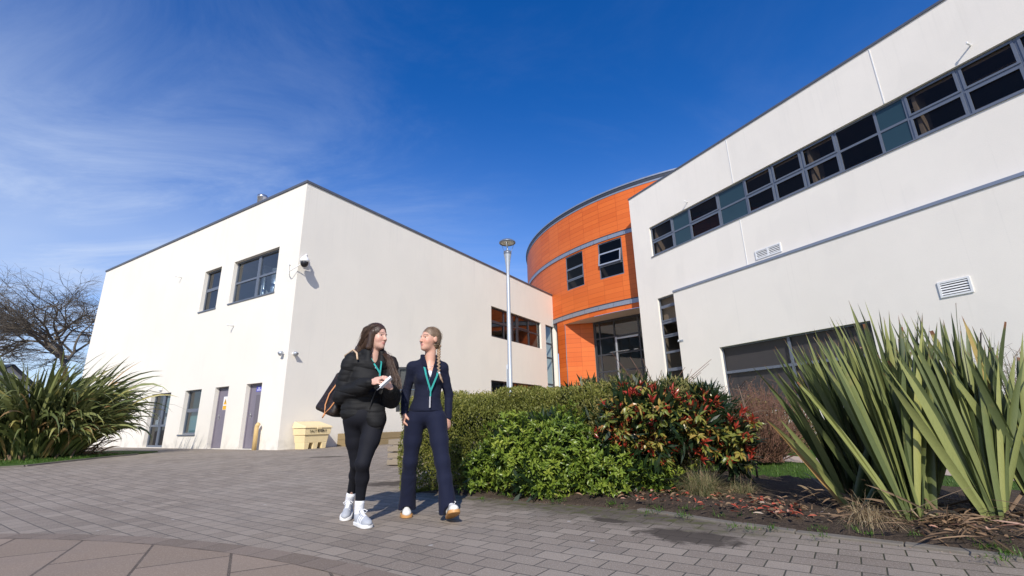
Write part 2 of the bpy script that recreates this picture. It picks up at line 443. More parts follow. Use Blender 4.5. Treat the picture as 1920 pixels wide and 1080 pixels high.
# lawn and path on the right, in front of the right building
mb = MB()
mb.poly([(2.2,7.4,.012),(4.4,5.0,.012),(9.5,1.0,.012),(24,-4,.012),(11.,16,.02+gz(0,16)),(6.4,22.,.02+gz(0,22)),(2.5,16,.02+gz(0,16)),(2.0,10,.015+gz(0,10))])
ln = ground_grid('lawn', np.linspace(1.7, 14, 26), np.linspace(1.5, 22, 41), .016, M['lawn'])
me = ln.data
import bmesh
bm = bmesh.new(); bm.from_mesh(me)
kill = []
for f in bm.faces:
    c = f.calc_center_median()
    if (c.x-1.744)*.655+(c.y-3.95)*.755 < 1.5 or (c.x < 2.6 and c.y < 7.4) or (c.x-6.476)*.891+(c.y-23)*.454 > 0: kill.append(f)
bmesh.ops.delete(bm, geom=kill, context='FACES'); bm.to_mesh(me); bm.free()
tag(ln, kind='structure')
mb = MB(); d = Vector((.454,-.891,0)); nrm = Vector((.891,.454,0))
for k in range(-14, 12):
    a = Vector((4.35,9.45,0)) + d*k*.8; b = a + d*.8
    q = [a-nrm*.42, b-nrm*.42, b+nrm*.42, a+nrm*.42]
    mb.poly([(p.x,p.y,float(gz(p.x,p.y))+.022) for p in q])
tag(mb.build('path', M['path']), kind='structure')
# grass patch below the big left plant
mb = MB()
gp = [(-10.55,11.6),(-10.62,10.6),(-11.2,10.15),(-14,9.9),(-22,9.6),(-22,17),(-12.5,15.6),(-10.7,14.6),(-10.45,13.4)]
mb.poly([(x,y,float(gz(x,y))+.03) for x,y in gp])
for (x0,y0),(x1,y1) in zip(gp, gp[1:]+gp[:1]):
    mb.poly([(x0,y0,float(gz(x0,y0))-.02),(x1,y1,float(gz(x1,y1))-.02),(x1,y1,float(gz(x1,y1))+.03),(x0,y0,float(gz(x0,y0))+.03)])
tag(mb.build('grass_patch', M['lawn']), kind='structure')
mb = MB()
ke = [(-10.40,13.4),(-10.50,11.6),(-10.57,10.57),(-11.2,10.08),(-14,9.82)]
for (x0,y0),(x1,y1) in zip(ke[:-1], ke[1:]):
    a, b = Vector((x0,y0,float(gz(x0,y0))-.05)), Vector((x1,y1,float(gz(x1,y1))-.05)); dd = b-a; nn = Vector((0,0,1)).cross(dd).normalized()*.06
    mb.box(a, dd, nn, (0,0,.085))
tag(mb.build('kerb_stones', M['concrete'], bevel=.005), kind='structure')

# ------------------------------------------------------------------ walls and windows
class Frame:
    def __init__(s, O, eu, n):
        s.O, s.eu, s.n = Vector(O), Vector(eu).normalized(), Vector(n).normalized()
    def p(s, u, d, z):  # d: metres in front of the wall plane
        return Vector((s.O.x, s.O.y, 0)) + s.eu*u + s.n*d + Vector((0,0,z))
    def box(s, mb, u0, u1, d0, d1, z0, z1, m=0):
        mb.box(s.p(u0,d0,z0), s.eu*(u1-u0), s.n*(d1-d0), (0,0,z1-z0), m)

def wall_holes(mb, F, u0, u1, z0, z1, holes, rev=.12, d=0., m=0):
    us = sorted({u0,u1} | {h[0] for h in holes} | {h[1] for h in holes}); zs = sorted({z0,z1} | {h[2] for h in holes} | {h[3] for h in holes})
    us = [u for u in us if u0 <= u <= u1]; zs = [z for z in zs if z0 <= z <= z1]
    for a, b in zip(us[:-1], us[1:]):
        for c, e in zip(zs[:-1], zs[1:]):
            mu, mz = (a+b)/2, (c+e)/2
            if any(h[0] < mu < h[1] and h[2] < mz < h[3] for h in holes): continue
            mb.poly([F.p(a,d,c), F.p(b,d,c), F.p(b,d,e), F.p(a,d,e)], m)
    for h in holes:
        a, b, c, e = h[:4]; r_ = h[4] if len(h) > 4 else rev
        for q in ([(a,c),(a,e)], [(b,e),(b,c)], [(a,e),(b,e)], [(b,c),(a,c)]):
            (ua,za),(ub,zb) = q
            mb.poly([F.p(ua,d,za), F.p(ub,d,zb), F.p(ub,d-r_,zb), F.p(ua,d-r_,za)], m)

def window(parent, F, u0, u1, z0, z1, mus, mzs, depth, fw=.055, mw=.06, glass='glass', frame='frame', d=0., panel=(), room=None, sashes=(), sill=False, name='window', blinds=(), blind_mat='blind'):
    """frame bars set `depth` behind the wall; panes; an optional dark room behind"""
    mb = MB(); df, dk = d-depth, d-depth-.07
    e = .003
    F.box(mb, u0+e, u0+fw, dk, df, z0+e, z1-e); F.box(mb, u1-fw, u1-e, dk, df, z0+e, z1-e)
    F.box(mb, u0+fw, u1-fw, dk+.002, df-.002, z0+e, z0+fw); F.box(mb, u0+fw, u1-fw, dk+.002, df-.002, z1-fw, z1-e)
    for k, u in enumerate(mus):
        w = mw*(2.1 if isinstance(u, tuple) else 1); u = u[0] if isinstance(u, tuple) else u
        F.box(mb, u-w/2, u+w/2, dk+.003, df-.001, z0+fw, z1-fw)
        if w > mw*1.5: F.box(mb, u-.008, u+.008, df-.001, df+.004, z0+fw, z1-fw)
    for z in mzs:
        F.box(mb, u0+fw, u1-fw, dk+.004, df-.004, z-mw/2, z+mw/2)
    # opening sashes: a second slim frame proud of the bars
    cu = [u0] + [u[0] if isinstance(u, tuple) else u for u in mus] + [u1]; cz = [z0] + list(mzs) + [z1]
    for (i, j) in sashes:
        a, b, c, f_ = cu[i]+.035, cu[i+1]-.035, cz[j]+.035, cz[j+1]-.035; w = .06
        F.box(mb, a, a+w, df-.01, df+.022, c, f_); F.box(mb, b-w, b, df-.01, df+.022, c, f_)
        F.box(mb, a+w, b-w, df-.01, df+.0215, c, c+w); F.box(mb, a+w, b-w, df-.01, df+.0215, f_-w, f_)
    if sill: F.box(mb, u0-.03, u1+.03, df-.001, d+.035, z0-.045, z0-.003)
    w_ = mb.build(name, M[frame], parent)
    pb = MB()
    for i in range(len(cu)-1):
        for j in range(len(cz)-1):
            m = 1 if i in panel else 0
            dd = df-.035 - (0.0 if m == 0 else -.012)
            pb.poly([F.p(cu[i],dd,cz[j]), F.p(cu[i+1],dd,cz[j]), F.p(cu[i+1],dd,cz[j+1]), F.p(cu[i],dd,cz[j+1])], m)
    pb.build('pane', [M[glass], M['teal']], w_)
    if blinds:
        for (i, j, frac) in blinds:
            a, b, c, f_ = cu[i]+.03, cu[i+1]-.03, cz[j]+.03, cz[j+1]-.03; bb = MB()
            bb.box(F.p(a, df-.16, f_-(f_-c)*frac), F.eu*(b-a), F.n*.006, (0,0,(f_-c)*frac))
            bb.build('blind', M[blind_mat], w_)
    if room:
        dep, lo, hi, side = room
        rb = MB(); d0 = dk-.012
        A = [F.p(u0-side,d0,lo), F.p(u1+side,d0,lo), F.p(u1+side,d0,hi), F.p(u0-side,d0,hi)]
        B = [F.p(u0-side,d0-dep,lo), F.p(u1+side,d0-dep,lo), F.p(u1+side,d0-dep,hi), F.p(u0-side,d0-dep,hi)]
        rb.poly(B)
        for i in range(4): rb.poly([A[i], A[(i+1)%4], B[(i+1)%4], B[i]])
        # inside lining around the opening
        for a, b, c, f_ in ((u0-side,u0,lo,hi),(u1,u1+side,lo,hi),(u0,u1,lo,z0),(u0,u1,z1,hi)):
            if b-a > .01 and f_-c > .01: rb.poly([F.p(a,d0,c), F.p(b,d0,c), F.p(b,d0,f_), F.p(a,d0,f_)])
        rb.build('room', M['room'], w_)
    return w_

def door(parent, F, u0, u1, z0, z1, depth, mat, glazed=None, handle_u=None):
    mb = MB(); df = -depth
    e = .003; fw = .05
    F.box(mb, u0+e, u0+fw, df-.08, df, z0, z1-e); F.box(mb, u1-fw, u1-e, df-.08, df, z0, z1-e); F.box(mb, u0+fw, u1-fw, df-.08, df-.001, z1-fw, z1-e)
    fr = mb.build('door_frame', mat, parent)
    lb = MB(); F.box(lb, u0+fw+.004, u1-fw-.004, df-.07, df-.022, z0+.012, z1-fw-.004)
    leaf = lb.build('door', mat, parent, bevel=.004)
    hb = MB(); hu = handle_u
    F.box(hb, hu-.02, hu+.02, df-.022, df-.014, z0+.92, z0+1.1)
    hb.tube([F.p(hu, df-.015, z0+1.03), F.p(hu, df+.04, z0+1.03), F.p(hu-.11*(1 if hu > (u0+u1)/2 else -1), df+.04, z0+1.03)], .011, 8)
    hb.build('handle', M['steel'], leaf)
    if glazed:
        a, b, c, f_ = glazed; gb = MB()
        F.box(gb, a, b, df-.023, df-.012, c, f_, 1)
        w = .035
        for q in ((a-w,a,c-w,f_+w),(b,b+w,c-w,f_+w),(a,b,c-w,c),(a,b,f_,f_+w)): F.box(gb, q[0], q[1], df-.024, df-.006, q[2], q[3], 0)
        gb.build('door_panel', [mat, M['vent_mesh']], leaf)
    return leaf
def vent_mesh():
    t = NT('louvre_mesh'); co = t.coord('Object')
    sp = t.n('ShaderNodeSeparateXYZ'); t.l(co, sp.inputs[0])
    s_ = t.math('FRACT', t.math('MULTIPLY', sp.outputs[2], 40.))
    c = t.mix(s_, rgb(.08,.07,.085), rgb(.22,.20,.23))
    return t.done(t.bsdf(c, .5, 0, .4))
M['vent_mesh'] = vent_mesh()

def text_obj(body, size, F, u, d, z, mat, parent, name='lettering', align='CENTER', sx=1.0):
    cu = bpy.data.curves.new(name, 'FONT'); cu.body = body; cu.size = size; cu.align_x = align; cu.align_y = 'CENTER'; cu.extrude = .0015; cu.space_character = 1.05
    o = bpy.data.objects.new(name + '_curve', cu); COL.objects.link(o)
    dg = bpy.context.evaluated_depsgraph_get(); dg.update()
    me = bpy.data.meshes.new_from_object(o.evaluated_get(dg))
    bpy.data.objects.remove(o)
    x = -F.eu if F.flip else F.eu
    mat3 = Matrix((x*sx, Vector((0,0,1)), F.n)).transposed()
    p = F.p(u, d, z)
    me.transform(Matrix.Translation(p) @ mat3.to_4x4())
    me.materials.clear(); me.materials.append(mat)
    oo = bpy.data.objects.new(name, me); COL.objects.link(oo); adopt(oo, parent)
    return oo

# ------------------------------------------------------------------ LEFT BUILDING
CN = (-6.903, 14.153)
eL = Vector((-.8529,.5221,0)); eF = Vector((.5221,.8529,0))
FL = Frame((*CN,0), eL, -eF); FL.flip = True      # reading direction runs against +u on this face
FF = Frame((*CN,0), eF, -eL); FF.flip = False
LB = thing('college_building', 'cream two-storey block with two purple doors, left of the orange drum', 'building', (CN[0], CN[1], 0))
TOP = 8.86; LLEN, FLEN = 16.72, 18.30
holesL = [(1.17,3.97,5.15,6.75), (4.85,6.07,5.14,6.77), (7.14,8.74,.2,2.18), (4.89,6.05,.65,2.18), (3.11,3.97,.2,2.18), (1.19,2.06,.2,2.18)]
holesF = [(11.09,16.55,5.08,6.70), (11.02,16.45,.95,2.86), (17.15,18.299,.3,6.70)]
mb = MB()
wall_holes(mb, FL, 0, LLEN, -.1, TOP, holesL, .13)
wall_holes(mb, FF, 0, FLEN, -.1, TOP, holesF, .12)
A, B = FL.p(LLEN,0,-.1), FL.p(LLEN,0,TOP); A2, B2 = A+eF*FLEN, B+eF*FLEN; C1, C2 = FF.p(FLEN,0,-.1), FF.p(FLEN,0,TOP)
mb.poly([A,B,B2,A2]); mb.poly([A2,B2,C2,C1]); mb.poly([FL.p(0,0,TOP-.02)+eL*.01+eF*.01, FL.p(LLEN-.01,0,TOP-.02)+eF*.01, B2-Vector((0,0,.02))-eL*.01-eF*.01, C2-Vector((0,0,.02))-eF*.01+eL*.01])
# hole for the tall corner glazing is its own patch
mb2 = mb
wl = mb.build('wall', M['render'], LB)
# cut: rebuild the F face strip around the tall slot
# coping
mb = MB()
mb.box(FL.p(-.04,.04,TOP-.05), eL*(LLEN+.08), eF*.42, (0,0,.09))
mb.box(FF.p(.385,.04,TOP-.0505), eF*(FLEN-.39), eL*.42, (0,0,.09))
mb.build('coping', M['coping'], LB, bevel=.006)
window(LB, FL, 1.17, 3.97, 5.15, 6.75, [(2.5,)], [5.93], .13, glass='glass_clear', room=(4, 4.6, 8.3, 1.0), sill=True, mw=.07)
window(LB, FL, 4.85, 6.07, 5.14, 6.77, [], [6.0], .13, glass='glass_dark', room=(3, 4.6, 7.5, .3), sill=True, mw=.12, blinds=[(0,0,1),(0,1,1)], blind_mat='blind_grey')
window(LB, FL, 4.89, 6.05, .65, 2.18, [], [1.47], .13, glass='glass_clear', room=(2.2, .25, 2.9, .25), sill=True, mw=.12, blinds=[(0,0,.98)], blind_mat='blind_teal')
# items seen in the lab window: shiny ducts
for (u, w, z0, z1) in ((2.2,.16,4.6,6.3), (2.9,.07,4.6,6.25), (1.55,.06,5.2,6.6)):
    mb = MB(); p = FL.p(u, -.62, z0); q = FL.p(u, -.62, z1); mb.tube([p, q], w, 12); mb.build('duct', M['duct'], LB)
mb = MB(); mb.tube([FL.p(1.45,-.5,5.75), FL.p(2.0,-.5,5.62), FL.p(2.0,-.5,5.2)], .05, 8); mb.build('duct', M['duct'], LB)
mb = MB(); mb.box(FL.p(3.55,-.9,4.9), eL*.05, eF*.7, (0,0,1.9)); mb.build('partition', M['white_paint'], LB)
mb = MB(); mb.tube([FL.p(5.3,-.5,1.55), FL.p(5.32,-.52,1.82), FL.p(5.18,-.52,2.03)], [.07,.05,.015], 8); mb.build('lamp_stand', M['white_plastic'], LB)
# glazed double door
g = window(LB, FL, 7.14, 8.74, .2, 2.18, [(7.94,)], [.98], .13, glass='glass', room=(3, .18, 2.8, .4), mw=.075, fw=.07, name='glazed_door')
mb = MB(); FL.box(mb, 7.98, 8.02, -.13, -.08, 1.0, 1.35); mb.build('handle', M['steel'], g)
for q in ((7.36,7.70,1.02,1.30),(8.25,8.45,1.03,1.2)):
    mb = MB(); FL.box(mb, q[0], q[1], -.172, -.168, q[2], q[3]); mb.build('paper_notice', M['white_paint'], g)
mb = MB(); FL.box(mb, 7.30, 7.75, -.174, -.170, 1.45, 2.0); mb.build('poster', simple('pale_green_poster', (.55,.68,.66), .5), g)
d3 = door(LB, FL, 3.11, 3.97, .19, 2.18, .13, M['door'], handle_u=3.78)
d4 = door(LB, FL, 1.19, 2.06, .19, 2.18, .13, M['door'], glazed=(1.33,1.66,.62,1.82), handle_u=1.87)
# yellow warning sign on one door, blue sign on the other
mb = MB(); FL.box(mb, 3.36, 3.62, -.1525, -.148, 1.42, 1.86, 0); FL.box(mb, 3.375, 3.605, -.148, -.1462, 1.43, 1.56, 1)
mb.poly([FL.p(3.39,-.1465,1.60), FL.p(3.59,-.1465,1.60), FL.p(3.49,-.1465,1.80)], 1)
mb.poly([FL.p(3.478,-.1455,1.65), FL.p(3.502,-.1455,1.65), FL.p(3.506,-.1455,1.735), FL.p(3.474,-.1455,1.735)], 2)
s_ = mb.build('warning_sign', [M['white_paint'], M['sign_yellow'], M['black']], d3)
mb = MB(); FL.box(mb, 1.44, 1.72, -.1525, -.148, 1.93, 2.10, 0)
for k, (w, z) in enumerate(((.11,2.06),(.09,2.03))): FL.box(mb, 1.58-w/2, 1.58+w/2, -.148, -.1465, z-.008, z+.008, 1)
FL.box(mb, 1.50, 1.55, -.148, -.1465, 1.955, 2.0, 1); FL.box(mb, 1.60, 1.66, -.148, -.1465, 1.955, 2.0, 1)
s_ = mb.build('blue_sign', [M['sign_blue'], M['white_paint']], d4)
# right face windows
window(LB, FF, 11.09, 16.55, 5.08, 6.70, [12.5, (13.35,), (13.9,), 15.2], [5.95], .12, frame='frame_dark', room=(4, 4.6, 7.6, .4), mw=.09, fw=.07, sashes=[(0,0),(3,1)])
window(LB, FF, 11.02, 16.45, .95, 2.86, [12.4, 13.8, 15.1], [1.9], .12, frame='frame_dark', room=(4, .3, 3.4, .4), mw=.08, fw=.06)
# overflow spouts
def spout(parent, F, u, z, L_=.22, d=0.):
    mb = MB(); p = F.p(u, d-.02, z)
    mb.tube([p, F.p(u, d+L_, z+.01)], .022, 8); mb.tube([F.p(u, d+L_, z+.04), F.p(u, d+L_, z-.03)], .02, 8)
    return mb.build('overflow_pipe', M['white_plastic'], parent)
spout(LB, FL, 8.02, 6.90); spout(LB, FL, 3.37, 4.26)
mb = MB(); c = FL.p(4.4, -.9, 0)
mb.lathe([(.17,TOP-.3),(.17,9.86),(.19,9.87),(.19,9.99),(.14,9.99),(.14,9.5)], (c.x,c.y,0), 20)
mb.build('flue', M['steel'], LB)
mb = MB(); FL.box(mb, 7.9, 8.1, .003, .06, 2.29, 2.40); mb.build('bulkhead_light', M['white_plastic'], LB, bevel=.01)

# things fixed to the corner
t = thing('security_camera', 'white dome security camera on a bracket at the upper corner of the cream building', 'camera', FF.p(.2,.0,5.97))
mb = MB(); bp = FF.p(.2,0,6.0)
FF.box(mb, .09, .31, .003, .07, 5.86, 6.14); mb.build('bracket_plate', M['white_plastic'], t, bevel=.01)
dc = FF.p(.02,.30,5.90)
mb = MB(); mb.tube([FF.p(.2,.06,6.0), FF.p(.17,.16,6.12), FF.p(.08,.26,6.16), dc+Vector((0,0,.18))], [.05,.045,.04,.04], 10); mb.build('arm', M['white_plastic'], t)
mb = MB(); mb.lathe([(.001,.2),(.06,.19),(.10,.13),(.145,.06),(.15,0),(.13,-.01),(.12,-.02)], dc, 20); mb.build('housing', M['white_plastic'], t)
mb = MB(); mb.lathe([(.118,-.01),(.125,-.06),(.10,-.13),(.055,-.17),(.001,-.185)], dc, 20); mb.build('dome', M['black'], t)
mb = MB(); FL.box(mb, .40, .50, .003, .04, 5.93, 6.03)
mb.tube([FL.p(.45,.03,5.93), FL.p(.44,.04,5.75), FL.p(.36,.06,5.58), FL.p(.22,.12,5.52), FL.p(.1,.2,5.6), dc+Vector((0,0,-.0))], .014, 6); mb.build('cable', M['white_plastic'], t)
def flood(F, u, z, label):
    t = thing('floodlight', label, 'light', F.p(u,0,z), 'small floodlights at the corner of the cream building')
    mb = MB(); F.box(mb, u-.03, u+.03, .002, .06, z-.03, z+.03); mb.build('bracket', M['white_plastic'], t)
    mb = MB(); c = F.p(u,.11,z-.01); ax = (F.n*.8 + Vector((0,0,-.6))).normalized()
    mb.tube([c-ax*.07, c-ax*.02, c+ax*.05], [.035,.06,.075], 12); mb.build('lamp_head', M['galv'], t)
flood(FL, .21, 3.01, 'small grey floodlight on the bright face, left of the building corner')
flood(FF, .17, 3.0, 'small grey floodlight just right of the cream building corner')

# ------------------------------------------------------------------ tall corner glazing between block and drum

DC = Vector((16.377,36.031,0)); DR = 15.083
# ------------------------------------------------------------------ ORANGE DRUM
OD = thing('orange_drum', 'round orange panelled entrance tower between the two pale blocks', 'building', (7, 31, 0))
def dpt(th, z, r_=DR):   # th in degrees, 0 = towards -Y, negative = left
    a = R(th); return Vector((DC.x + r_*math.sin(a), DC.y - r_*math.cos(a), z))
def drum_patch(mb, th0, th1, z0, z1, r_=DR, m=0, step=1.0):
    n = max(1, int(round((th1-th0)/step)))
    for k in range(n):
        a, b = th0+(th1-th0)*k/n, th0+(th1-th0)*(k+1)/n
        ua, ub = R(a)*DR, R(b)*DR
        mb.poly([dpt(a,z0,r_), dpt(b,z0,r_), dpt(b,z1,r_), dpt(a,z1,r_)], m, uv=[(ua,z0),(ub,z0),(ub,z1),(ua,z1)], smooth=True)
SOF = 6.62
wins = [(-58.8,-52.65,8.69,10.9), (-48.0,-41.8,8.7,10.9)]
mb = MB()
ths = sorted({-150., 10.} | {w[0] for w in wins} | {w[1] for w in wins})
for a, b in zip(ths[:-1], ths[1:]):
    inside = any(abs(a-w[0]) < .01 for w in wins)
    if inside: drum_patch(mb, a, b, 7.13, 8.69); 
    else: drum_patch(mb, a, b, 7.13, 10.9)
    drum_patch(mb, a, b, 10.9, 10.985)
drum_patch(mb, -150, 10, 11.20, 13.66); drum_patch(mb, -63.7, 10, SOF, 6.90)
for w in wins:
    for a in w[:2]: mb.poly([dpt(a,w[2]), dpt(a,w[3]), dpt(a,w[3],DR-.12), dpt(a,w[2],DR-.12)], 0, uv=[(0,w[2]),(0,w[3]),(.12,w[3]),(.12,w[2])])
    mb.poly([dpt(w[0],w[3]), dpt(w[1],w[3]), dpt(w[1],w[3],DR-.12), dpt(w[0],w[3],DR-.12)], 0, uv=[(0,0)]*4)
# lower wall left of the recess, the pier and the recess side panel
q0, q1, q2 = dpt(-63.7,0), dpt(-60.4,0), Vector((4.95,28.22,0))
def vquad(mb, a, b, z0, z1, m=0, u0=0.):
    L_ = (b-a).length
    mb.poly([(a.x,a.y,z0),(b.x,b.y,z0),(b.x,b.y,z1),(a.x,a.y,z1)], m, uv=[(u0,z0),(u0+L_,z0),(u0+L_,z1),(u0,z1)])
vquad(mb, q0, q1, 3.42-2.9, SOF); vquad(mb, q1, q2, .5, SOF, 0, .31)
mb.build('wall', M['orange'], OD)
mb = MB(); mb.tube([q1+Vector((0,0,.5)), q1+Vector((0,0,SOF))], .022, 6); mb.build('corner_trim', M['frame'], OD)
for (z0, z1, r0) in ((10.985,11.20,DR+.05), (6.90,7.13,DR+.05)):
    mb = MB()
    th0 = -150 if z0 > 8 else -66
    drum_patch(mb, th0, 10, z0, z1, r0, 0)
    n = 60
    for k in range(n):
        a, b = th0+(10-th0)*k/n, th0+(10-th0)*(k+1)/n
        mb.poly([dpt(a,z1,r0), dpt(b,z1,r0), dpt(b,z1,DR-.02), dpt(a,z1,DR-.02)]); mb.poly([dpt(a,z0,r0), dpt(b,z0,r0), dpt(b,z0,DR-.02), dpt(a,z0,DR-.02)])
    for k in range(-65, 10, 4):
        mb.poly([dpt(k,z0+.005,DR+.053), dpt(k+.05,z0+.005,DR+.053), dpt(k+.05,z1-.005,DR+.053), dpt(k,z1-.005,DR+.053)], 1)
    mb.build('band', [M['band'], M['frame_dark']], OD)
for z in (11.20, 7.13):   # dark shadow-gap trims above each band
    mb = MB(); drum_patch(mb, -150 if z > 8 else -66, 10, z+.003, z+.075, DR+.025); mb.build('trim', M['frame_dark'], OD)
mb = MB()   # eaves: grey strip, dark gutter, thin roof edge
drum_patch(mb, -150, 10, 13.66, 13.78, DR+.02, 0)
drum_patch(mb, -150, 10, 13.78, 13.95, DR+.05, 1)
drum_patch(mb, -150, 10, 13.955, 14.04, DR+.08, 0)
n = 80
for k in range(n):
    a, b = -150+160*k/n, -150+160*(k+1)/n
    mb.poly([dpt(a,13.78,DR+.05), dpt(b,13.78,DR+.05), dpt(b,13.78,DR), dpt(a,13.78,DR)], 1)
    mb.poly([dpt(a,13.955,DR+.08), dpt(b,13.955,DR+.08), dpt(b,13.955,DR), dpt(a,13.955,DR)], 1)
    mb.poly([dpt(a,14.04,DR+.08), dpt(b,14.04,DR+.08), dpt(b,14.45,DR-2), dpt(a,14.45,DR-2)], 0)
    mb.poly([dpt(a,14.45,DR-2), dpt(b,14.45,DR-2), (DC.x,DC.y,14.9)], 0)
mb.build('roof', [M['band'], M['frame_dark']], OD)
# drum windows lie on the chord of each opening
def chord_frame(th0, th1, r_):
    a, b = dpt(th0,0,r_), dpt(th1,0,r_); eu = (b-a).normalized(); n = Vector((eu.y,-eu.x,0))
    return Frame(a, eu, n), (b-a).length
for i, w in enumerate(wins):
    F, L_ = chord_frame(w[0], w[1], DR)
    zs = [9.28, 10.05] if i == 0 else [9.45, 10.25]
    window(OD, F, 0, L_, w[2], w[3], [], zs, .03, mw=.07, fw=.06, glass='glass_lowdark', room=(4, 8.2, 11.4, .4), sashes=[(0,1)])
    if i == 1:   # the tilted open sash
        mb = MB(); tl = R(9)
        o_ = F.p(.07, .03, 10.22); dn = Vector((0,0,-1))*math.cos(tl)*.76 + F.n*math.sin(tl)*.76; nn = F.n*math.cos(tl)+Vector((0,0,1))*math.sin(tl)
        W_ = L_-.14
        for (a, b, c, e_) in ((0,.07,0,1),(W_-.07,W_,0,1),(.07,W_-.07,0,.1),(.07,W_-.07,.9,1)):
            mb.box(o_+F.eu*a+dn*c, F.eu*(b-a), dn*(e_-c), nn*.04, 0)
        mb.poly([o_+F.eu*.05+nn*.02+dn*.05, o_+F.eu*(W_-.05)+nn*.02+dn*.05, o_+F.eu*(W_-.05)+nn*.02+dn*.95, o_+F.eu*.05+nn*.02+dn*.95], 1)
        mb.build('open_sash', [M['galv'], M['glass_lowdark']], OD)
# soffit
qb = Vector((7.26,25.87,0)); eb = (qb-q2).normalized(); qc = q2+eb*7.5
mb = MB(); outer = [dpt(-60.4+k*(40.4/20),SOF-.004,DR-.03) for k in range(21)]
mb.poly([(p.x,p.y,p.z) for p in outer] + [(qc.x,qc.y,SOF-.004),(q2.x,q2.y,SOF-.004)])
mb.build('soffit', M['soffit'], OD)
# entrance glazing
FG = Frame(q2, eb, Vector((eb.y,-eb.x,0)))
g = window(OD, FG, .02, 7.4, .5, SOF-.01, [.42, 1.46, 3.1, (3.36,), 5.2], [2.75, 3.55, 4.55, 5.55], .05, mw=.09, fw=.12, glass='glass', frame='frame_dark', name='entrance_glazing', room=(6, .2, 6.8, .5))
for q in ((1.1,2.4),(2.7,3.0)):
    mb = MB(); FG.box(mb, q[0], q[1], -.03, .03, 4.62, 4.66); mb.build('door_bar', M['steel'], g)
mb = MB(); FG.box(mb, 1.52, 1.62, -.045, .0, .5, 5.5); FG.box(mb, 1.62, 3.05, -.046, .0, 5.36, 5.46); mb.build('door_frame', M['galv'], g)
# plinth
mb = MB(); vv = [q0,q1,q2]
for a, b in zip(vv[:-1], vv[1:]):
    dd = (b-a).normalized(); nn = Vector((dd.y,-dd.x,0)); mb.box(a-nn*.05-Vector((0,0,.3)), b-a, nn*.08, (0,0,3.72)) if False else mb.box(a+nn*.012-Vector((0,0,.3)), b-a, nn*.03, (0,0,.85))
mb.build('plinth', M['coping'], OD)

# tall glazed slot at the end of the cream block and the white column beside it
window(LB, FF, 17.15, 18.29, .3, 6.70, [], [1.75, 3.0, 4.65, 5.55], .1, fw=.06, mw=.11, glass='glass_clear', frame='frame_dark', room=(2.5, .2, 7.2, .05))
cpos = FF.p(18.62, -.12, 0)
mb = MB(); mb.lathe([(.17,0),(.17,6.9)], (cpos.x,cpos.y,0), 20)
mb.build('column', M['render'], LB)

# ------------------------------------------------------------------ RIGHT BUILDING
P0 = Vector((6.476,23.0,0)); eR = Vector((.4543,-.8908,0)); nR = Vector((-.8908,-.4543,0))
FR = Frame(P0, eR, nR); FR.flip = False
RB = thing('teaching_block', 'long white rendered wing with a ribbon of windows, nearest on the right', 'building', (P0.x,P0.y,0))
RT = 12.33; RL = 30.
stripL, stripR = 1.26, 27.8
S0, S1 = 8.60, 10.16
holesU = [(stripL,stripR,S0,S1), (1.28,2.62,1.0,6.42)]
mb = MB()
wall_holes(mb, FR, 0, RL, -.1, RT, holesU, .14)
bx = -nR
mb.poly([FR.p(0,0,-.1), FR.p(0,0,RT), FR.p(0,-12,RT), FR.p(0,-12,-.1)]); mb.poly([FR.p(RL,0,-.1), FR.p(RL,0,RT), FR.p(RL,-12,RT), FR.p(RL,-12,-.1)])
mb.poly([FR.p(0,-12,-.1), FR.p(0,-12,RT), FR.p(RL,-12,RT), FR.p(RL,-12,-.1)]); mb.poly([FR.p(.01,-.01,RT-.02), FR.p(RL-.01,-.01,RT-.02), FR.p(RL-.01,-11.9,RT-.02), FR.p(.01,-11.9,RT-.02)])
mb.build('wall', M['render_grey'], RB)
# lower, slightly projecting storey
PJ = .25; LZ = 6.36
mb = MB()
wall_holes(mb, FR, 2.56, RL, -.1, LZ, [(4.62,10.12,1.0,3.53)], .14, d=PJ)
mb.poly([FR.p(2.56,.002,-.1), FR.p(2.56,PJ,-.1), FR.p(2.56,PJ,LZ), FR.p(2.56,.002,LZ)])
mb.build('lower_wall', M['render_grey'], RB)
mb = MB(); mb.box(FR.p(2.54,.003,LZ), eR*(RL-2.54), nR*(PJ+.03), (0,0,.105)); mb.build('flashing', M['band'], RB, bevel=.008)
mb = MB(); mb.box(FR.p(-.04,.035,RT-.04), eR*(RL+.08), nR*-.45, (0,0,.085)); mb.build('coping', M['coping'], RB, bevel=.006)
# expansion joints: slim beads
for u, z0, z1 in ((6.28,S1+.02,RT-.06), (6.29,LZ+.11,S0-.06), (11.83,S1+.02,RT-.06), (17.5,S1+.02,RT-.06)):
    mb = MB(); FR.box(mb, u-.012, u+.012, .001, .012, z0, z1); mb.build('expansion_joint', M['white_plastic'], RB)
mull = [2.72,3.74,5.38,6.66,7.87,9.04,10.24,11.45,12.25,(13.55,),(14.75,),16.0,17.2,18.1,19.4,20.7,22.0,23.0,24.3,25.6,26.8]
panels = (1,3,8,14,18)
sash = [(i,j) for i in (0,2,4,5,6,9,10,11,12,13,15) for j in (0,1)]
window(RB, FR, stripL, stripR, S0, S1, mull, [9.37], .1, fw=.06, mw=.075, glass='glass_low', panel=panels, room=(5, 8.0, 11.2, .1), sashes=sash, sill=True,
       blinds=[(i,1,.12) for i in (4,5,6,9,10)], name='ribbon_window')
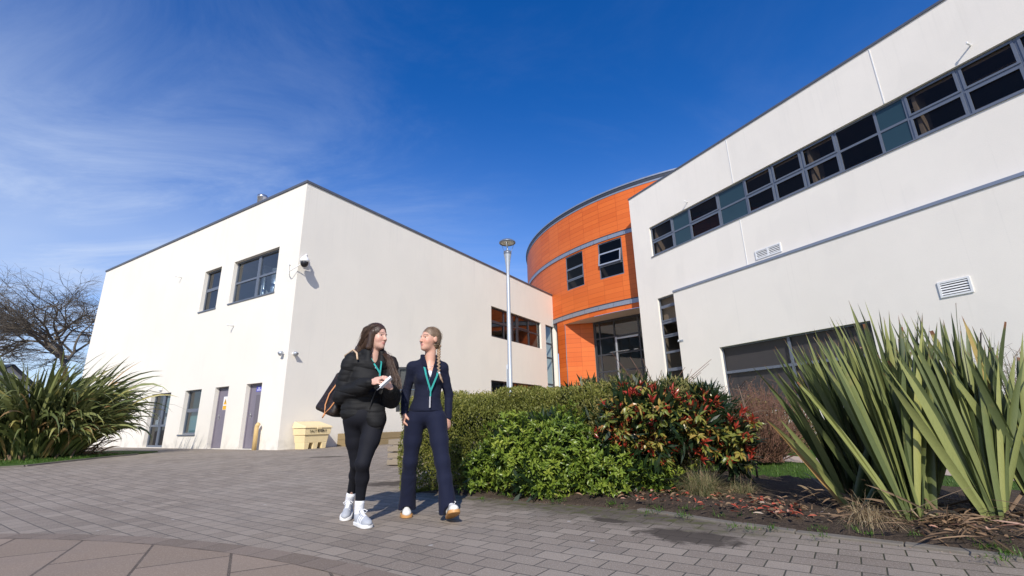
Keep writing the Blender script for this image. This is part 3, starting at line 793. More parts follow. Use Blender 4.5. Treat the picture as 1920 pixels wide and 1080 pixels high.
# partitions inside, seen as pale edges behind the panes
for u in (1.42,5.5,9.2,12.4,14.9,18.2):
    mb = MB(); mb.box(FR.p(u,-.20,8.05), eR*.09, nR*-.7, (0,0,3.1)); mb.build('partition', M['inner_wall'], RB)
for u, dd in ((10.9,-2.0),(13.2,-2.2),(16.2,-2.4)):
    mb = MB(); mb.box(FR.p(u,dd,10.6), eR*1.2, nR*-.12, (0,0,.05)); mb.build('ceiling_light', M['white_paint'], RB)
window(RB, FR, 1.28, 2.62, 1.0, 6.42, [], [3.0, 3.78, 4.52, 5.22, 5.98], .1, fw=.06, mw=.10, glass='glass_low', room=(4, .3, 6.9, .1), sashes=[(0,4),(0,3),(0,0)], blinds=[(0,5,1),(0,4,1)], name='slot_window')
window(RB, FR, 4.62, 10.12, 1.0, 3.53, [7.42], [2.52], .13, d=PJ, fw=.05, mw=.10, glass='glass_lowdark', room=(4.5, .3, 3.6, .3), frame='frame', name='low_window')
mb = MB(); mb.box(FR.p(6.5,-.35,1.0), eR*.16, nR*-.16, (0,0,2.6)); mb.build('inner_post', M['frame_dark'], RB)
mb = MB(); mb.box(FR.p(4.75,-.2,1.0), eR*.3, nR*-.03, (0,0,2.3)); mb.build('curtain', M['blind'], RB)
# louvred vents
def vent(u0, u1, z0, z1, d, cols=1):
    mb = MB(); w = .05
    FR.box(mb, u0, u0+w, d+.002, d+.03, z0, z1); FR.box(mb, u1-w, u1, d+.002, d+.03, z0, z1)
    FR.box(mb, u0+w, u1-w, d+.002, d+.029, z0, z0+w); FR.box(mb, u0+w, u1-w, d+.002, d+.029, z1-w, z1)
    if cols == 2: FR.box(mb, (u0+u1)/2-w*.7, (u0+u1)/2+w*.7, d+.002, d+.028, z0+w, z1-w)
    FR.box(mb, u0+w, u1-w, d+.001, d+.004, z0+w, z1-w, 1)
    n = 5 if cols == 1 else 4
    for k in range(n):
        z = z0+w+(z1-z0-2*w)*(k+.5)/n; hh = (z1-z0-2*w)/n
        a = FR.p(u0+w, d+.004, z+hh*.30); mb.box(a, eR*(u1-u0-2*w), nR*.02-Vector((0,0,hh*.55)), Vector((0,0,.006))+nR*.002)
    mb.build('vent', [M['white_plastic'], M['gap']], RB)
vent(6.69, 7.74, 6.64, 6.99, 0., 2); vent(11.93, 12.62, 3.78, 4.22, PJ, 1)
spout(RB, FR, 14.0, 10.52, .2); spout(RB, FR, 3.85, 10.42, .18)
mb = MB(); FR.box(mb, 2.62, 2.80, PJ+.002, PJ+.012, 4.06, 4.16); mb.tube([FR.p(2.66,PJ+.01,4.12), FR.p(2.66,PJ+.14,4.14), FR.p(2.66,PJ+.18,4.06)], .03, 8); mb.build('wall_hook', M['galv'], RB)
# ------------------------------------------------------------------ street furniture
# lamp post
LX, LY = -.135, 16.0; g0 = float(gz(LX, LY))
t = thing('street_lamp', 'tall slim grey lamp post with a flat round head, standing behind the hedge', 'street lamp', (LX, LY, g0))
mb = MB(); mb.lathe([(.115,g0),(.115,g0+.9),(.082,g0+1.0),(.068,5.6),(.054,5.95),(.057,6.05),(.075,6.3),(.105,6.55),(.135,6.72)], (LX,LY,0), 20); mb.build('pole', M['galv'], t)
mb = MB(); mb.lathe([(.137,6.72),(.142,6.76),(.14,6.84),(.06,6.88),(.02,6.89)], (LX,LY,0), 20); mb.build('collar', M['frame'], t)
mb = MB(); mb.lathe([(.02,6.86),(.02,7.18)], (LX,LY,0), 8)
for k in range(3):
    a = k*2*PI/3+.4; mb.tube([(LX+.13*math.cos(a),LY+.13*math.sin(a),6.8),(LX+.26*math.cos(a),LY+.26*math.sin(a),7.16)], .008, 6)
mb.build('strut', M['galv'], t)
mb = MB(); mb.lathe([(.25,7.17),(.285,7.15),(.305,7.17),(.30,7.21),(.22,7.27),(.02,7.29)], (LX,LY,0), 32); mb.build('lamp_head', M['frame'], t)
mb = MB(); mb.lathe([(.001,7.20),(.12,7.19),(.252,7.172)], (LX,LY,0), 32); mb.build('diffuser', simple('lamp_diffuser', (.72,.68,.60), .4), t)

# slim grey totem behind the hedge
t = thing('sign_totem', 'narrow grey sign totem against the cream wall beside the lamp post', 'sign', (-.24, 20., .18))
mb = MB(); mb.box((-.32,20.,.18), (.17,0,0), (0,.08,0), (0,0,3.0)); mb.build('panel', M['galv'], t, bevel=.01)
mb = MB(); mb.box((-.29,19.994,.7), (.11,0,0), (0,.004,0), (0,0,2.3)); mb.build('face', M['frame'], t)

# yellow pipe-like post beside the purple door
c = FL.p(.92,.16,0); 
mb = MB(); mb.tube([(c.x,c.y,.15),(c.x,c.y,.80),(c.x+.01,c.y-.0,.88),(c.x+.06,c.y-.02,.93)], [.063,.063,.063,.058], 14)
o = mb.build('guard_post', M['postyellow']); tag(o, 'short yellow pipe post standing at the cream wall by the purple door', 'post')

# salt and grit bin, on the right-hand face
def bin_():
    u0, u1 = .40, 1.28; d0, d1 = .08, .62
    t = thing('grit_bin', 'pale yellow lidded grit bin lettered SALT & GRIT by the cream wall', 'grit bin', FF.p(.95,.4,.18))
    def taper(mb, u0,u1,d0,d1,z0,z1,inset,m=0):
        b = [FF.p(u0+inset,d0+inset*.4,z0), FF.p(u1-inset,d0+inset*.4,z0), FF.p(u1-inset,d1-inset,z0), FF.p(u0+inset,d1-inset,z0)]
        tt = [FF.p(u0,d0,z1), FF.p(u1,d0,z1), FF.p(u1,d1,z1), FF.p(u0,d1,z1)]
        mb.faces(b+tt, [(3,2,1,0),(4,5,6,7)]+[(i,(i+1)%4,4+(i+1)%4,4+i) for i in range(4)], m)
    z = .17
    mb = MB(); taper(mb, u0+.02,u1-.02,d0+.01,d1-.02,z+.18,z+.40,.03)
    for a in (u0+.05, (u0+u1)/2-.09, u1-.23): taper(mb, a,a+.18,d0+.04,d1-.05,z,z+.185,.02)
    mb.build('base', M['salt'], t, bevel=.012)
    mb = MB(); taper(mb, u0-.02,u1+.02,d0-.01,d1+.03,z+.403,z+.60,.02)
    bdy = mb.build('body', M['salt'], t, bevel=.014)
    # sloping lid
    a = [FF.p(u0-.05,d0-.02,z+.603), FF.p(u1+.05,d0-.02,z+.603), FF.p(u1+.05,d1+.06,z+.603), FF.p(u0-.05,d1+.06,z+.603),
         FF.p(u0+.0,d0-.02,z+.80), FF.p(u1-.0,d0-.02,z+.80), FF.p(u1+.02,d1+.04,z+.655), FF.p(u0-.02,d1+.04,z+.655)]
    mb = MB(); mb.faces(a, [(3,2,1,0),(4,5,6,7)]+[(i,(i+1)%4,4+(i+1)%4,4+i) for i in range(4)])
    FF.box(mb, (u0+u1)/2-.09,(u0+u1)/2+.09,d1+.055,d1+.085,z+.57,z+.635)
    mb.build('lid', M['salt'], t, bevel=.014)
    nF = Frame(FF.p(0,d1+.031,0), eF, -eL); nF.flip = False
    text_obj('SALT & GRIT', .100, nF, (u0+u1)/2, .004, z+.51, M['black'], bdy)
bin_()

# sleeper-edged planter along the cream wall, with weeds
t = thing('timber_planter', 'long low planter of brown timber sleepers along the foot of the cream wall', 'planter', FF.p(4.5,.6,.18))
for k in range(2):
    z = .17+k*.205
    for a, b in ((2.05,4.45),(4.46,6.9),(6.91,9.3)):
        mb = MB(); FF.box(mb, a, b, .72, .86, z, z+.2); mb.build('sleeper', M['sleeper'], t, bevel=.01)
    mb = MB(); FF.box(mb, 2.05, 2.19, .01, .715, z, z+.2); mb.build('sleeper', M['sleeper'], t, bevel=.01)
mb = MB(); FF.box(mb, 2.2, 9.2, .02, .715, .2, .52); mb.build('soil', M['soil'], t)

# stack of short grey sleepers (a timber planter end) behind the walkers
t = thing('sleeper_stack', 'stack of grey timber sleepers with gaps, behind the woman in navy', 'timber stack', (-1.75, 9.3, .09))
gs = float(gz(-1.8,9.3))
for k in range(4):
    z = gs+.005+k*.118
    mb = MB(); off = (0,.02,-.015,.03)[k]
    mb.cbox((-1.80+off*.5, 9.28+off, z+.052), (1.12+off, .5, .092), R(-8)); mb.build('sleeper', M['timber'], t, bevel=.008)
    if k < 3:
        for s_ in (-.42, .1, .45):
            mb = MB(); mb.cbox((-1.80+s_*math.cos(R(-8)), 9.28+s_*math.sin(R(-8)), z+.108), (.09, .44, .024), R(-8)); mb.build('spacer', M['timber'], t)

# noticeboard behind
t = thing('notice_board', 'black framed notice board on posts behind the woman in navy', 'notice board', (-1.9, 9.75, .1))
gb = float(gz(-1.9, 9.75))
B0 = Vector((-2.42,9.75,0)); eB = Vector((.97,.1,0)).normalized(); nB = Vector((eB.y,-eB.x,0)); FB = Frame(B0, eB, nB); FB.flip = False
mb = MB()
for q in ((0,.05,1.06,1.96),(.85,.90,1.06,1.96),(.05,.85,1.06,1.11),(.05,.85,1.91,1.96),(.05,.85,1.52,1.58)): FB.box(mb, q[0], q[1], -.05, .03, q[2], q[3])
mb.build('board_frame', M['black'], t)
mb = MB(); FB.box(mb, .05, .85, -.04, -.02, 1.11, 1.91); mb.build('board_panel', simple('board_panel_mat', (.06,.06,.055), .25), t)
mb = MB(); FB.box(mb, .05, .85, -.018, -.016, 1.49, 1.52); mb.build('header', M['galv'], t)
for u in (.30, .68):
    mb = MB(); FB.box(mb, u, u+.06, -.115, -.053, gb, 1.9); mb.build('post', M['black'], t)

# distant house at the far left
t = thing('house', 'small far house with a grey slate roof showing past the big spiky plant', 'house', (-62, 42, .18))
HX = -59.2
mb = MB(); mb.box((HX,42,.1), (9.2,0,0), (0,8,0), (0,0,4.7))
mb.poly([(HX+9.2,42,4.8),(HX+9.2,50,4.8),(HX+9.2,46,7.4)]); mb.poly([(HX,42,4.8),(HX,50,4.8),(HX,46,7.4)])
mb.build('wall', M['render_grey'], t)
mb = MB(); rm = simple('slate', (.10,.115,.14), .6, var=.2, scale=3)
for y0, y1 in ((41.6,46.),(50.4,46.)):
    mb.poly([(HX-.4,y0,4.55),(HX+9.6,y0,4.55),(HX+9.6,y1,7.46),(HX-.4,y1,7.46)])
    mb.poly([(HX-.4,y0,4.43),(HX+9.6,y0,4.43),(HX+9.6,y1,7.34),(HX-.4,y1,7.34)])
mb.build('roof', rm, t)
for x in (HX+1.2, HX+4., HX+7.):
    mb = MB(); mb.box((x,41.93,2.6), (1.1,0,0), (0,.09,0), (0,0,1.2)); w_ = mb.build('window', M['frame_dark'], t)
mb = MB(); mb.box((HX+2,45.6,7.1), (.8,0,0), (0,.8,0), (0,0,1.5)); mb.build('chimney', M['concrete'], t)
# ------------------------------------------------------------------ plants
def leaf_mat(name, stops, rough=.42, trans=.25, spec=.4, tip=None, vein=0):
    """colour by each leaf's own random value; tips by the 'along' attribute"""
    t = NT(name)
    a = t.n('ShaderNodeAttribute', attribute_name='rnd'); c = t.ramp(a.outputs['Fac'], stops)
    co = t.coord(); f = t.noise(co, 40, 2)
    c = t.mix(t.math('MULTIPLY', f, .22), c, t.mix(.5, c, rgb(.02,.03,.01)))
    if tip:
        st = t.noise(t.mapv(co, (1,1,.06)), 260, 2); c = t.mix(t.math('MULTIPLY', t.mrange(st, .4, .7), .30), c, t.mix(.5, c, rgb(.03,.05,.015)))
        bl = t.noise(co, 7, 4, .7); c = t.mix(t.math('MULTIPLY', t.mrange(bl, .6, .75), .35), c, rgb(.34,.27,.10))
        al = t.n('ShaderNodeAttribute', attribute_name='along'); n2 = t.noise(co, 14, 3)
        m = t.mrange(t.math('ADD', al.outputs['Fac'], t.math('MULTIPLY', t.math('SUBTRACT', n2, .5), .10)), tip[0], tip[1])
        c = t.mix(m, c, rgb(*tip[2]))
    b = t.bsdf(c, rough, 0, spec)
    tr = t.n('ShaderNodeBsdfTranslucent'); t.l(c, tr.inputs[0])
    mx = t.n('ShaderNodeMixShader'); mx.inputs[0].default_value = trans; t.l(b.outputs[0], mx.inputs[1]); t.l(tr.outputs[0], mx.inputs[2])
    return t.done(mx)
M['bark'] = simple('bark', (.105,.085,.062), .9, var=.35, scale=18, bump=.5, bscale=60)
M['bark_pale'] = simple('pale_bark', (.115,.095,.072), .9, var=.3, scale=6, bump=.3, bscale=30)
M['twig'] = simple('twig', (.14,.095,.065), .85, var=.3, scale=12)
M['twig_red'] = simple('red_twig', (.20,.10,.065), .85, var=.3, scale=12)
M['twig_pale'] = simple('pale_twig', (.30,.24,.18), .85, var=.3, scale=12)
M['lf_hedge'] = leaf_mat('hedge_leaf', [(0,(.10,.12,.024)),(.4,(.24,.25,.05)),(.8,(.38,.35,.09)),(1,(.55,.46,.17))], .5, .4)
M['lf_choisya'] = leaf_mat('bright_leaf', [(0,(.08,.14,.02)),(.5,(.20,.28,.036)),(.85,(.40,.45,.07)),(1,(.60,.60,.12))], .35, .35)
M['lf_olive'] = leaf_mat('olive_leaf', [(0,(.08,.10,.025)),(.5,(.21,.205,.058)),(.85,(.37,.32,.11)),(1,(.52,.42,.19))], .5, .35)
M['lf_phot'] = leaf_mat('photinia_leaf', [(0,(.06,.09,.018)),(.35,(.20,.23,.045)),(.60,(.42,.31,.07)),(.66,(.42,.15,.05)),(.76,(.42,.05,.03)),(1,(.50,.065,.04))], .28, .3, .5)
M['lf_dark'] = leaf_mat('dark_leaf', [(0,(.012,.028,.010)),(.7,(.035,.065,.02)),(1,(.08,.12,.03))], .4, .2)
M['lf_lime'] = leaf_mat('lime_leaf', [(0,(.14,.20,.02)),(.6,(.32,.38,.04)),(1,(.5,.52,.08))], .4, .35)
M['lf_brown'] = leaf_mat('rusty_leaf', [(0,(.10,.055,.03)),(.6,(.20,.105,.06)),(1,(.16,.16,.05))], .6, .25)
M['grass'] = leaf_mat('grass_blade', [(0,(.04,.10,.012)),(.6,(.085,.18,.022)),(1,(.16,.24,.04))], .5, .35)
M['tuft'] = leaf_mat('tuft_blade', [(0,(.10,.13,.055)),(.45,(.20,.22,.09)),(.7,(.42,.33,.17)),(1,(.56,.42,.24))], .6, .3)
M['straw'] = leaf_mat('straw_blade', [(0,(.22,.15,.08)),(.5,(.40,.30,.17)),(1,(.55,.44,.27))], .7, .25)
M['litter'] = leaf_mat('dead_leaf', [(0,(.10,.06,.035)),(.35,(.22,.14,.08)),(.6,(.36,.22,.12)),(.72,(.42,.06,.035)),(.88,(.50,.14,.08)),(1,(.50,.42,.32))], .7, .15)
M['flax'] = leaf_mat('flax_leaf', [(0,(.055,.078,.028)),(.45,(.15,.18,.060)),(.85,(.30,.32,.105)),(.93,(.46,.42,.10)),(1,(.44,.22,.09))], .40, .18, .5, tip=(.95,1.0,(.20,.085,.04)))
M['flax_dark'] = leaf_mat('big_flax_leaf', [(0,(.045,.06,.02)),(.4,(.12,.145,.05)),(.75,(.28,.30,.11)),(.92,(.46,.39,.12)),(1,(.44,.27,.12))], .33, .18, .5, tip=(.95,1.,(.28,.2,.08)))
M['flax_dead'] = leaf_mat('dead_flax_leaf', [(0,(.11,.065,.04)),(.6,(.26,.17,.10)),(1,(.42,.31,.2))], .75, .1)

def unit(v): return v/np.maximum(np.linalg.norm(v, axis=-1, keepdims=True), 1e-9)
def rand_dirs(n): return unit(rng.normal(size=(n,3)))

def leaf_cards(pos, axis, nrm, length, width, rnd, fold=.25, shape='oval', curl=.15):
    """each leaf: 6 verts / 4 faces folded along its midrib (two quads + two tips as quads)"""
    n = len(pos); axis = unit(axis); nrm = unit(nrm - axis*(nrm*axis).sum(-1, keepdims=True)); side = np.cross(axis, nrm)
    L_ = np.asarray(length).reshape(-1,1)*np.ones((n,1)); W_ = np.asarray(width).reshape(-1,1)*np.ones((n,1))
    a, b = (.35,.72) if shape == 'oval' else (.3,.65)
    base = pos; tip = pos + axis*L_ - nrm*L_*curl
    m1 = pos + axis*L_*a; m2 = pos + axis*L_*b - nrm*L_*curl*.45
    up = nrm*W_*fold
    l1, r1 = m1 - side*W_*.5 + up, m1 + side*W_*.5 + up
    l2, r2 = m2 - side*W_*.40 + up, m2 + side*W_*.40 + up
    V = np.stack([base, l1, m1, r1, l2, m2, r2, tip], 1)          # 8 verts
    q = np.array([[0,2,1,1],[0,3,2,2],[1,2,5,4],[2,3,6,5],[4,5,7,7],[5,6,7,7]])
    tri = np.array([[0,2,1],[0,3,2],[1,2,5],[1,5,4],[2,3,6],[2,6,5],[4,5,7],[5,6,7]])
    F_ = (np.arange(n)[:,None,None]*8 + tri[None]).reshape(-1,3)
    return V.reshape(-1,3), F_, np.repeat(rnd, 8)

def simple_cards(pos, axis, nrm, length, width, rnd):
    n = len(pos); axis = unit(axis); nrm = unit(nrm - axis*(nrm*axis).sum(-1, keepdims=True)); side = np.cross(axis, nrm)
    L_ = np.asarray(length).reshape(-1,1)*np.ones((n,1)); W_ = np.asarray(width).reshape(-1,1)*np.ones((n,1))
    V = np.stack([pos, pos+axis*L_*.5-side*W_*.5, pos+axis*L_, pos+axis*L_*.5+side*W_*.5], 1)
    F_ = (np.arange(n)[:,None]*4 + np.arange(4)[None])
    return V.reshape(-1,3), F_, np.repeat(rnd, 4)

def lump(p, seed, freq, amp):
    """cheap lumpy 3-D field from sines, vectorised"""
    r_ = np.random.default_rng(seed); v = np.zeros(len(p))
    for k in range(7):
        d = unit(r_.normal(size=3))*freq*(1+.35*k); v += np.sin(p@d + r_.uniform(0,6.28))/(1+.35*k)
    return v*amp/2.5

def blob_surface(n, ells, seed, depth=.16, lumpf=6., lumpa=.07, zmin=.02):
    """points scattered in the outer shell of a union of ellipsoids; returns positions and outward normals"""
    vols = np.array([e[3]*e[4]+e[4]*e[5]+e[3]*e[5] for e in ells]); pick = rng.choice(len(ells), size=int(n*2.6), p=vols/vols.sum())
    E = np.array(ells)[pick]; d = rand_dirs(len(pick)); c = E[:,:3]; r_ = E[:,3:6]
    sh = 1 - depth*rng.random(len(pick))**1.6/ np.min(r_, axis=1)
    lm = lump(c + d*r_, seed, lumpf, lumpa)
    p = c + d*r_*(np.maximum(sh, .05) + lm/np.min(r_, axis=1))[:,None]
    nn = unit(d/r_)
    keep = p[:,2] > zmin + gz(p[:,0], p[:,1])
    for k, e in enumerate(ells):
        q = (p - np.array(e[:3]))/np.array(e[3:6]); inside = (q**2).sum(1) < (1-(depth*.9)/min(e[3:6]))**2
        keep &= ~(inside & (pick != k))
    p, nn = p[keep][:n], nn[keep][:n]
    return p, nn

def twigs_from(center, targets, mat, name, parent, r0=.012, r1=.003, n=5, sag=.1):
    mb = MB()
    for tg in targets:
        c = Vector(center) if not isinstance(center, list) else Vector(random.choice(center)); tg = Vector(tg)
        mid = c.lerp(tg, .5) + Vector((random.uniform(-1,1),random.uniform(-1,1),random.uniform(-.2,1)))*sag*(tg-c).length
        mb.tube([c, c.lerp(mid,.6), mid, mid.lerp(tg,.6)+Vector((0,0,sag*.1)), tg], [r0, r0*.8, r0*.55, r1*1.4, r1], n, caps=False)
    return mb.build(name, mat, parent)

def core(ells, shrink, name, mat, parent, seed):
    """a dense inner mass of short twigs in tones dark as shade, so the crown is not hollow"""
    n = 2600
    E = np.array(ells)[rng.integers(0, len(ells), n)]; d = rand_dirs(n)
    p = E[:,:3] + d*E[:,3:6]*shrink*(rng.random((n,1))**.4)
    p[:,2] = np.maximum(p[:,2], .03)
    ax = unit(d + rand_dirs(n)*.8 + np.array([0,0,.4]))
    V, F_, rr = simple_cards(p, ax, rand_dirs(n), rng.uniform(.10,.25,n), rng.uniform(.02,.05,n), rng.random(n)*.25)  # lowest ramp tones: shade inside the crown is put into the colour
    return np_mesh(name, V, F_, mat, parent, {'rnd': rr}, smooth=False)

def rosette(pts, nrm, k, L_, W_, spread=1.0, rnd_fn=None, curl=.2, fold=.2, droop=0.):
    """k leaves round each growing tip"""
    n = len(pts); P_, A_, N_, R_, LL, WW = [], [], [], [], [], []
    up = unit(nrm + np.array([0,0,.5]) + rand_dirs(n)*.35)
    t1 = unit(np.cross(up, rand_dirs(n))); t2 = np.cross(up, t1)
    base = rng.random(n)
    ph = rng.uniform(0, 6.28, n)
    for j in range(k):
        a = ph + 2.4*j
        out = np.cos(a)[:,None]*t1 + np.sin(a)[:,None]*t2
        el = rng.uniform(.2, 1.0, n)[:,None]*spread
        ax = unit(up*(1.15-el) + out*el + rand_dirs(n)*.15 - np.array([0,0,droop]))
        P_.append(pts + ax*.004 + up*rng.uniform(-.02,.02,n)[:,None]); A_.append(ax); N_.append(unit(up*.8 - out*(.3) + rand_dirs(n)*.2))
        R_.append(rnd_fn(base, n) if rnd_fn else np.clip(base*.6 + rng.random(n)*.4, 0, 1))
        s_ = rng.uniform(.65, 1.15, n); LL.append(L_*s_); WW.append(W_*s_*rng.uniform(.8,1.15,n))
    return leaf_cards(np.concatenate(P_), np.concatenate(A_), np.concatenate(N_), np.concatenate(LL), np.concatenate(WW), np.concatenate(R_), fold, 'oval', curl)

# --- clipped small-leaved hedge
def hedge():
    t = thing('hedge', 'long clipped olive-green hedge of tiny leaves starting behind the woman in navy', 'hedge', (0, 6.6, 0))
    n = 130000; x = rng.uniform(-1.5, 1.75, n)
    # rounded-box cross-section running from front-left to back-right
    yc = 6.86 - .10*(x+1.4); hw, ht = .78, 1.17
    ang = rng.uniform(-.15, 1.0, n)*PI
    pz = np.sin(ang); py = -np.cos(ang)
    s_ = (np.abs(pz)**5 + np.abs(py)**5)**(-1/5.)
    endr = np.sqrt(np.clip(1-((np.abs(x-.125)-1.3)/.42).clip(0,1)**2, .05, 1))
    dpt_ = 1 - .17*rng.random(n)**1.5
    p = np.stack([x, yc + py*s_*hw*dpt_*endr, .10 + np.maximum(pz,-.08)*s_*(ht-.10)*dpt_*(.80+.2*endr)], 1)
    p[:,2] += .055*np.clip((x-.2)/1.2, 0, 1)
    nn = unit(np.stack([np.where(x<-1.1,-1.,0)*(1-endr), py, pz+.1], 1))
    p += nn*(lump(p, 3, 7., .10) + lump(p, 8, 19., .045))[:,None]
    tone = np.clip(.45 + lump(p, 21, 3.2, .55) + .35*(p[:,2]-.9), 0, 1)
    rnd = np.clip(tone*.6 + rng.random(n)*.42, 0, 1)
    ax = unit(nn*.7 + rand_dirs(n)*.75 + np.array([0,0,.35]))
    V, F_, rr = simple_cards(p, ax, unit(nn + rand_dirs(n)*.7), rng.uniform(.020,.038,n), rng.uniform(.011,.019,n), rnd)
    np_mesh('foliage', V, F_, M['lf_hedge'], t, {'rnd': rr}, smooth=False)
    # stray shoots along the top
    m = 420; sx_ = rng.uniform(-1.4, 1.7, m); sy = 6.95-.1*(sx_+1.4)+rng.uniform(-.75,.6,m); sz = 1.10+.055*np.clip((sx_-.2)/1.2,0,1)+rng.uniform(-.02,.03,m)
    P_ = []; A_ = []
    for k in range(7):
        f = k/6*rng.uniform(.6,1,m); lean = rng.normal(0,.25,m)
        P_.append(np.stack([sx_+lean*f*.10, sy, sz+f*.11], 1)); A_.append(rand_dirs(m)*.8+np.array([0,0,.7]))
    V, F_, rr = simple_cards(np.concatenate(P_), np.concatenate(A_), rand_dirs(7*m), rng.uniform(.02,.04,7*m), .013, np.clip(.55+rng.random(7*m)*.45,0,1))
    np_mesh('shoots', V, F_, M['lf_hedge'], t, {'rnd': rr}, smooth=False)
    ells = [(-1.+k*.45, 6.95-.1*(k*.45+.4), .55, .5, .62, .56) for k in range(7)]
    core(ells, .9, 'shade_dark_twigs', M['lf_dark'], t, 1); core(ells, .8, 'shade_dark_twigs', M['lf_dark'], t, 2)
    for (sx_, ty) in ((-.9,6.16),(-.35,6.1),(-.1,6.12),(.3,6.1)):
        tg = [(sx_+random.uniform(-.22,.22), ty+random.uniform(-.02,.08), random.uniform(.35,.95)) for _ in range(9)]
        twigs_from((sx_, 6.55, .3), tg, M['twig_pale'], 'stem', t, .006, .002, 4)
hedge()

# --- bright evergreen in front of the hedge
def bright():
    t = thing('bright_shrub', 'low glossy yellow-green shrub sprawling in front of the clipped hedge', 'shrub', (.5, 5.7, 0))
    ells = [(.05,5.75,.45,.42,.42,.44), (.52,5.60,.42,.50,.42,.42), (.45,5.85,.58,.42,.42,.36), (1.02,5.45,.24,.45,.38,.30), (-.30,5.95,.24,.32,.30,.27), (1.45,5.50,.15,.30,.33,.19), (.35,5.42,.17,.42,.22,.22)]
    n = 3000; p, nn = blob_surface(n, ells, 5, .20, 8., .12)
    f = lambda b, k: np.clip(.20 + b*.30 + rng.random(k)*.30 + .22*np.clip(lump(p, 44, 4., 1.), -1, 1), 0, 1)
    V, F_, rr = rosette(p, nn, 7, .062, .023, 1.0, f)
    np_mesh('foliage', V, F_, M['lf_choisya'], t, {'rnd': rr}, smooth=False)
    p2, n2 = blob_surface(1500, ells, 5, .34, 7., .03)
    V, F_, rr = rosette(p2, n2, 5, .055, .022, 1.1, lambda b, k: b*.35)  # low tones paint the shade of the gaps into these inner leaves
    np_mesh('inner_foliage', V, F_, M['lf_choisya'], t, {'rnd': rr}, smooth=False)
    core(ells, .8, 'shade_dark_twigs', M['lf_dark'], t, 4)
    twigs_from([(.2,5.75,.03),(.8,5.6,.03)], p[:90], M['twig'], 'stem', t, .009, .003, 4)
bright()

# --- tall olive shrub with narrow leaves behind the red one
def olive():
    t = thing('olive_shrub', 'tall olive shrub with narrow pale leaves behind the red-leaved bush', 'shrub', (1.6, 6.3, 0))
    ells = [(.95,6.30,.88,.42,.45,.45), (1.5,6.10,.84,.50,.45,.52), (2.0,6.05,.82,.40,.42,.50), (2.25,6.2,.74,.34,.4,.52), (1.2,5.9,.6,.5,.35,.45)]
    n = 3400; p, nn = blob_surface(n, ells, 15, .2, 6., .06)
    V, F_, rr = rosette(p, nn, 6, .075, .012, .8, lambda b, k: np.clip(.15+b*.45+rng.random(k)*.4, 0, 1), .25, .1)
    np_mesh('foliage', V, F_, M['lf_olive'], t, {'rnd': rr}, smooth=False)
    core(ells, .85, 'shade_dark_twigs', M['lf_dark'], t, 6)
    tg = [Vector((random.uniform(1.2,2.6), 6.2+random.uniform(-.3,.3), random.uniform(1.3,1.65))) for _ in range(14)]
    twigs_from([(1.6,6.2,.6),(2.0,6.2,.6)], tg, M['twig_red'], 'shoot', t, .006, .0025, 4, .05)
    twigs_from([(1.5,6.25,.03),(2.,6.2,.03)], p[:60], M['twig'], 'stem', t, .011, .003, 4)
olive()

# --- red-leaved photinia
def photinia():
    t = thing('red_leaf_shrub', 'open bush with scarlet new leaves and bare lower branches', 'shrub', (2.05, 5.45, 0))
    ells = [(1.24,5.42,.80,.24,.28,.32), (1.62,5.40,.88,.32,.26,.24), (1.95,5.35,.68,.32,.28,.32), (2.36,5.42,.58,.26,.28,.34), (1.5,5.47,.56,.30,.26,.24), (2.18,5.47,.92,.18,.20,.24), (1.35,5.5,1.02,.16,.18,.16), (2.48,5.6,.40,.20,.22,.26), (1.12,5.5,.58,.18,.2,.22)]
    p, nn = blob_surface(820, ells, 25, .30, 7., .11, .24)
    red = rng.random(len(p)) < .50
    core(ells, .72, 'shade_dark_twigs', M['lf_dark'], t, 40)
    nn = unit(nn + np.array([0,0,.7]))
    g = p[~red]; V, F_, rr = rosette(g, nn[~red], 7, .098, .034, 1.15, lambda b, k: np.clip(.10+b*.40+rng.random(k)*.24, 0, .64), .3, .18, .6)
    V2, F2, r2 = rosette(p[red], nn[red]+np.array([0,0,.5]), 8, .092, .023, .75, lambda b, k: np.clip(.66+b*.22+rng.random(k)*.14, .64, 1), .12, .15, .1)
    np_mesh('foliage', np.r_[V, V2], np.r_[F_, F2+len(V)], M['lf_phot'], t, {'rnd': np.r_[rr, r2]}, smooth=False)
    mb = MB(); roots = [Vector((2.10,5.50,.02)), Vector((2.38,5.62,.02)), Vector((1.75,5.6,.02))]
    hubs = [Vector((1.9,5.42,.45)), Vector((2.36,5.50,.42)), Vector((1.55,5.45,.5)), Vector((2.12,5.45,.6))]
    par = [roots[0], roots[1], roots[2], roots[0]]
    for r_, h in zip(par, hubs):
        mb.tube([r_, r_.lerp(h,.35)+Vector((.03,0,.0)), r_.lerp(h,.7)+Vector((-.02,.0,.02)), h], [.017,.015,.013,.011], 7)
    for q in p[::7]:
        q = Vector(q); h = min(hubs, key=lambda k: (k-q).length); md = h.lerp(q,.5)+Vector((0,0,-.04))
        mb.tube([h, md, q], [.006,.004,.0025], 5, caps=False)
    mb.build('branch', M['twig'], t)
photinia()

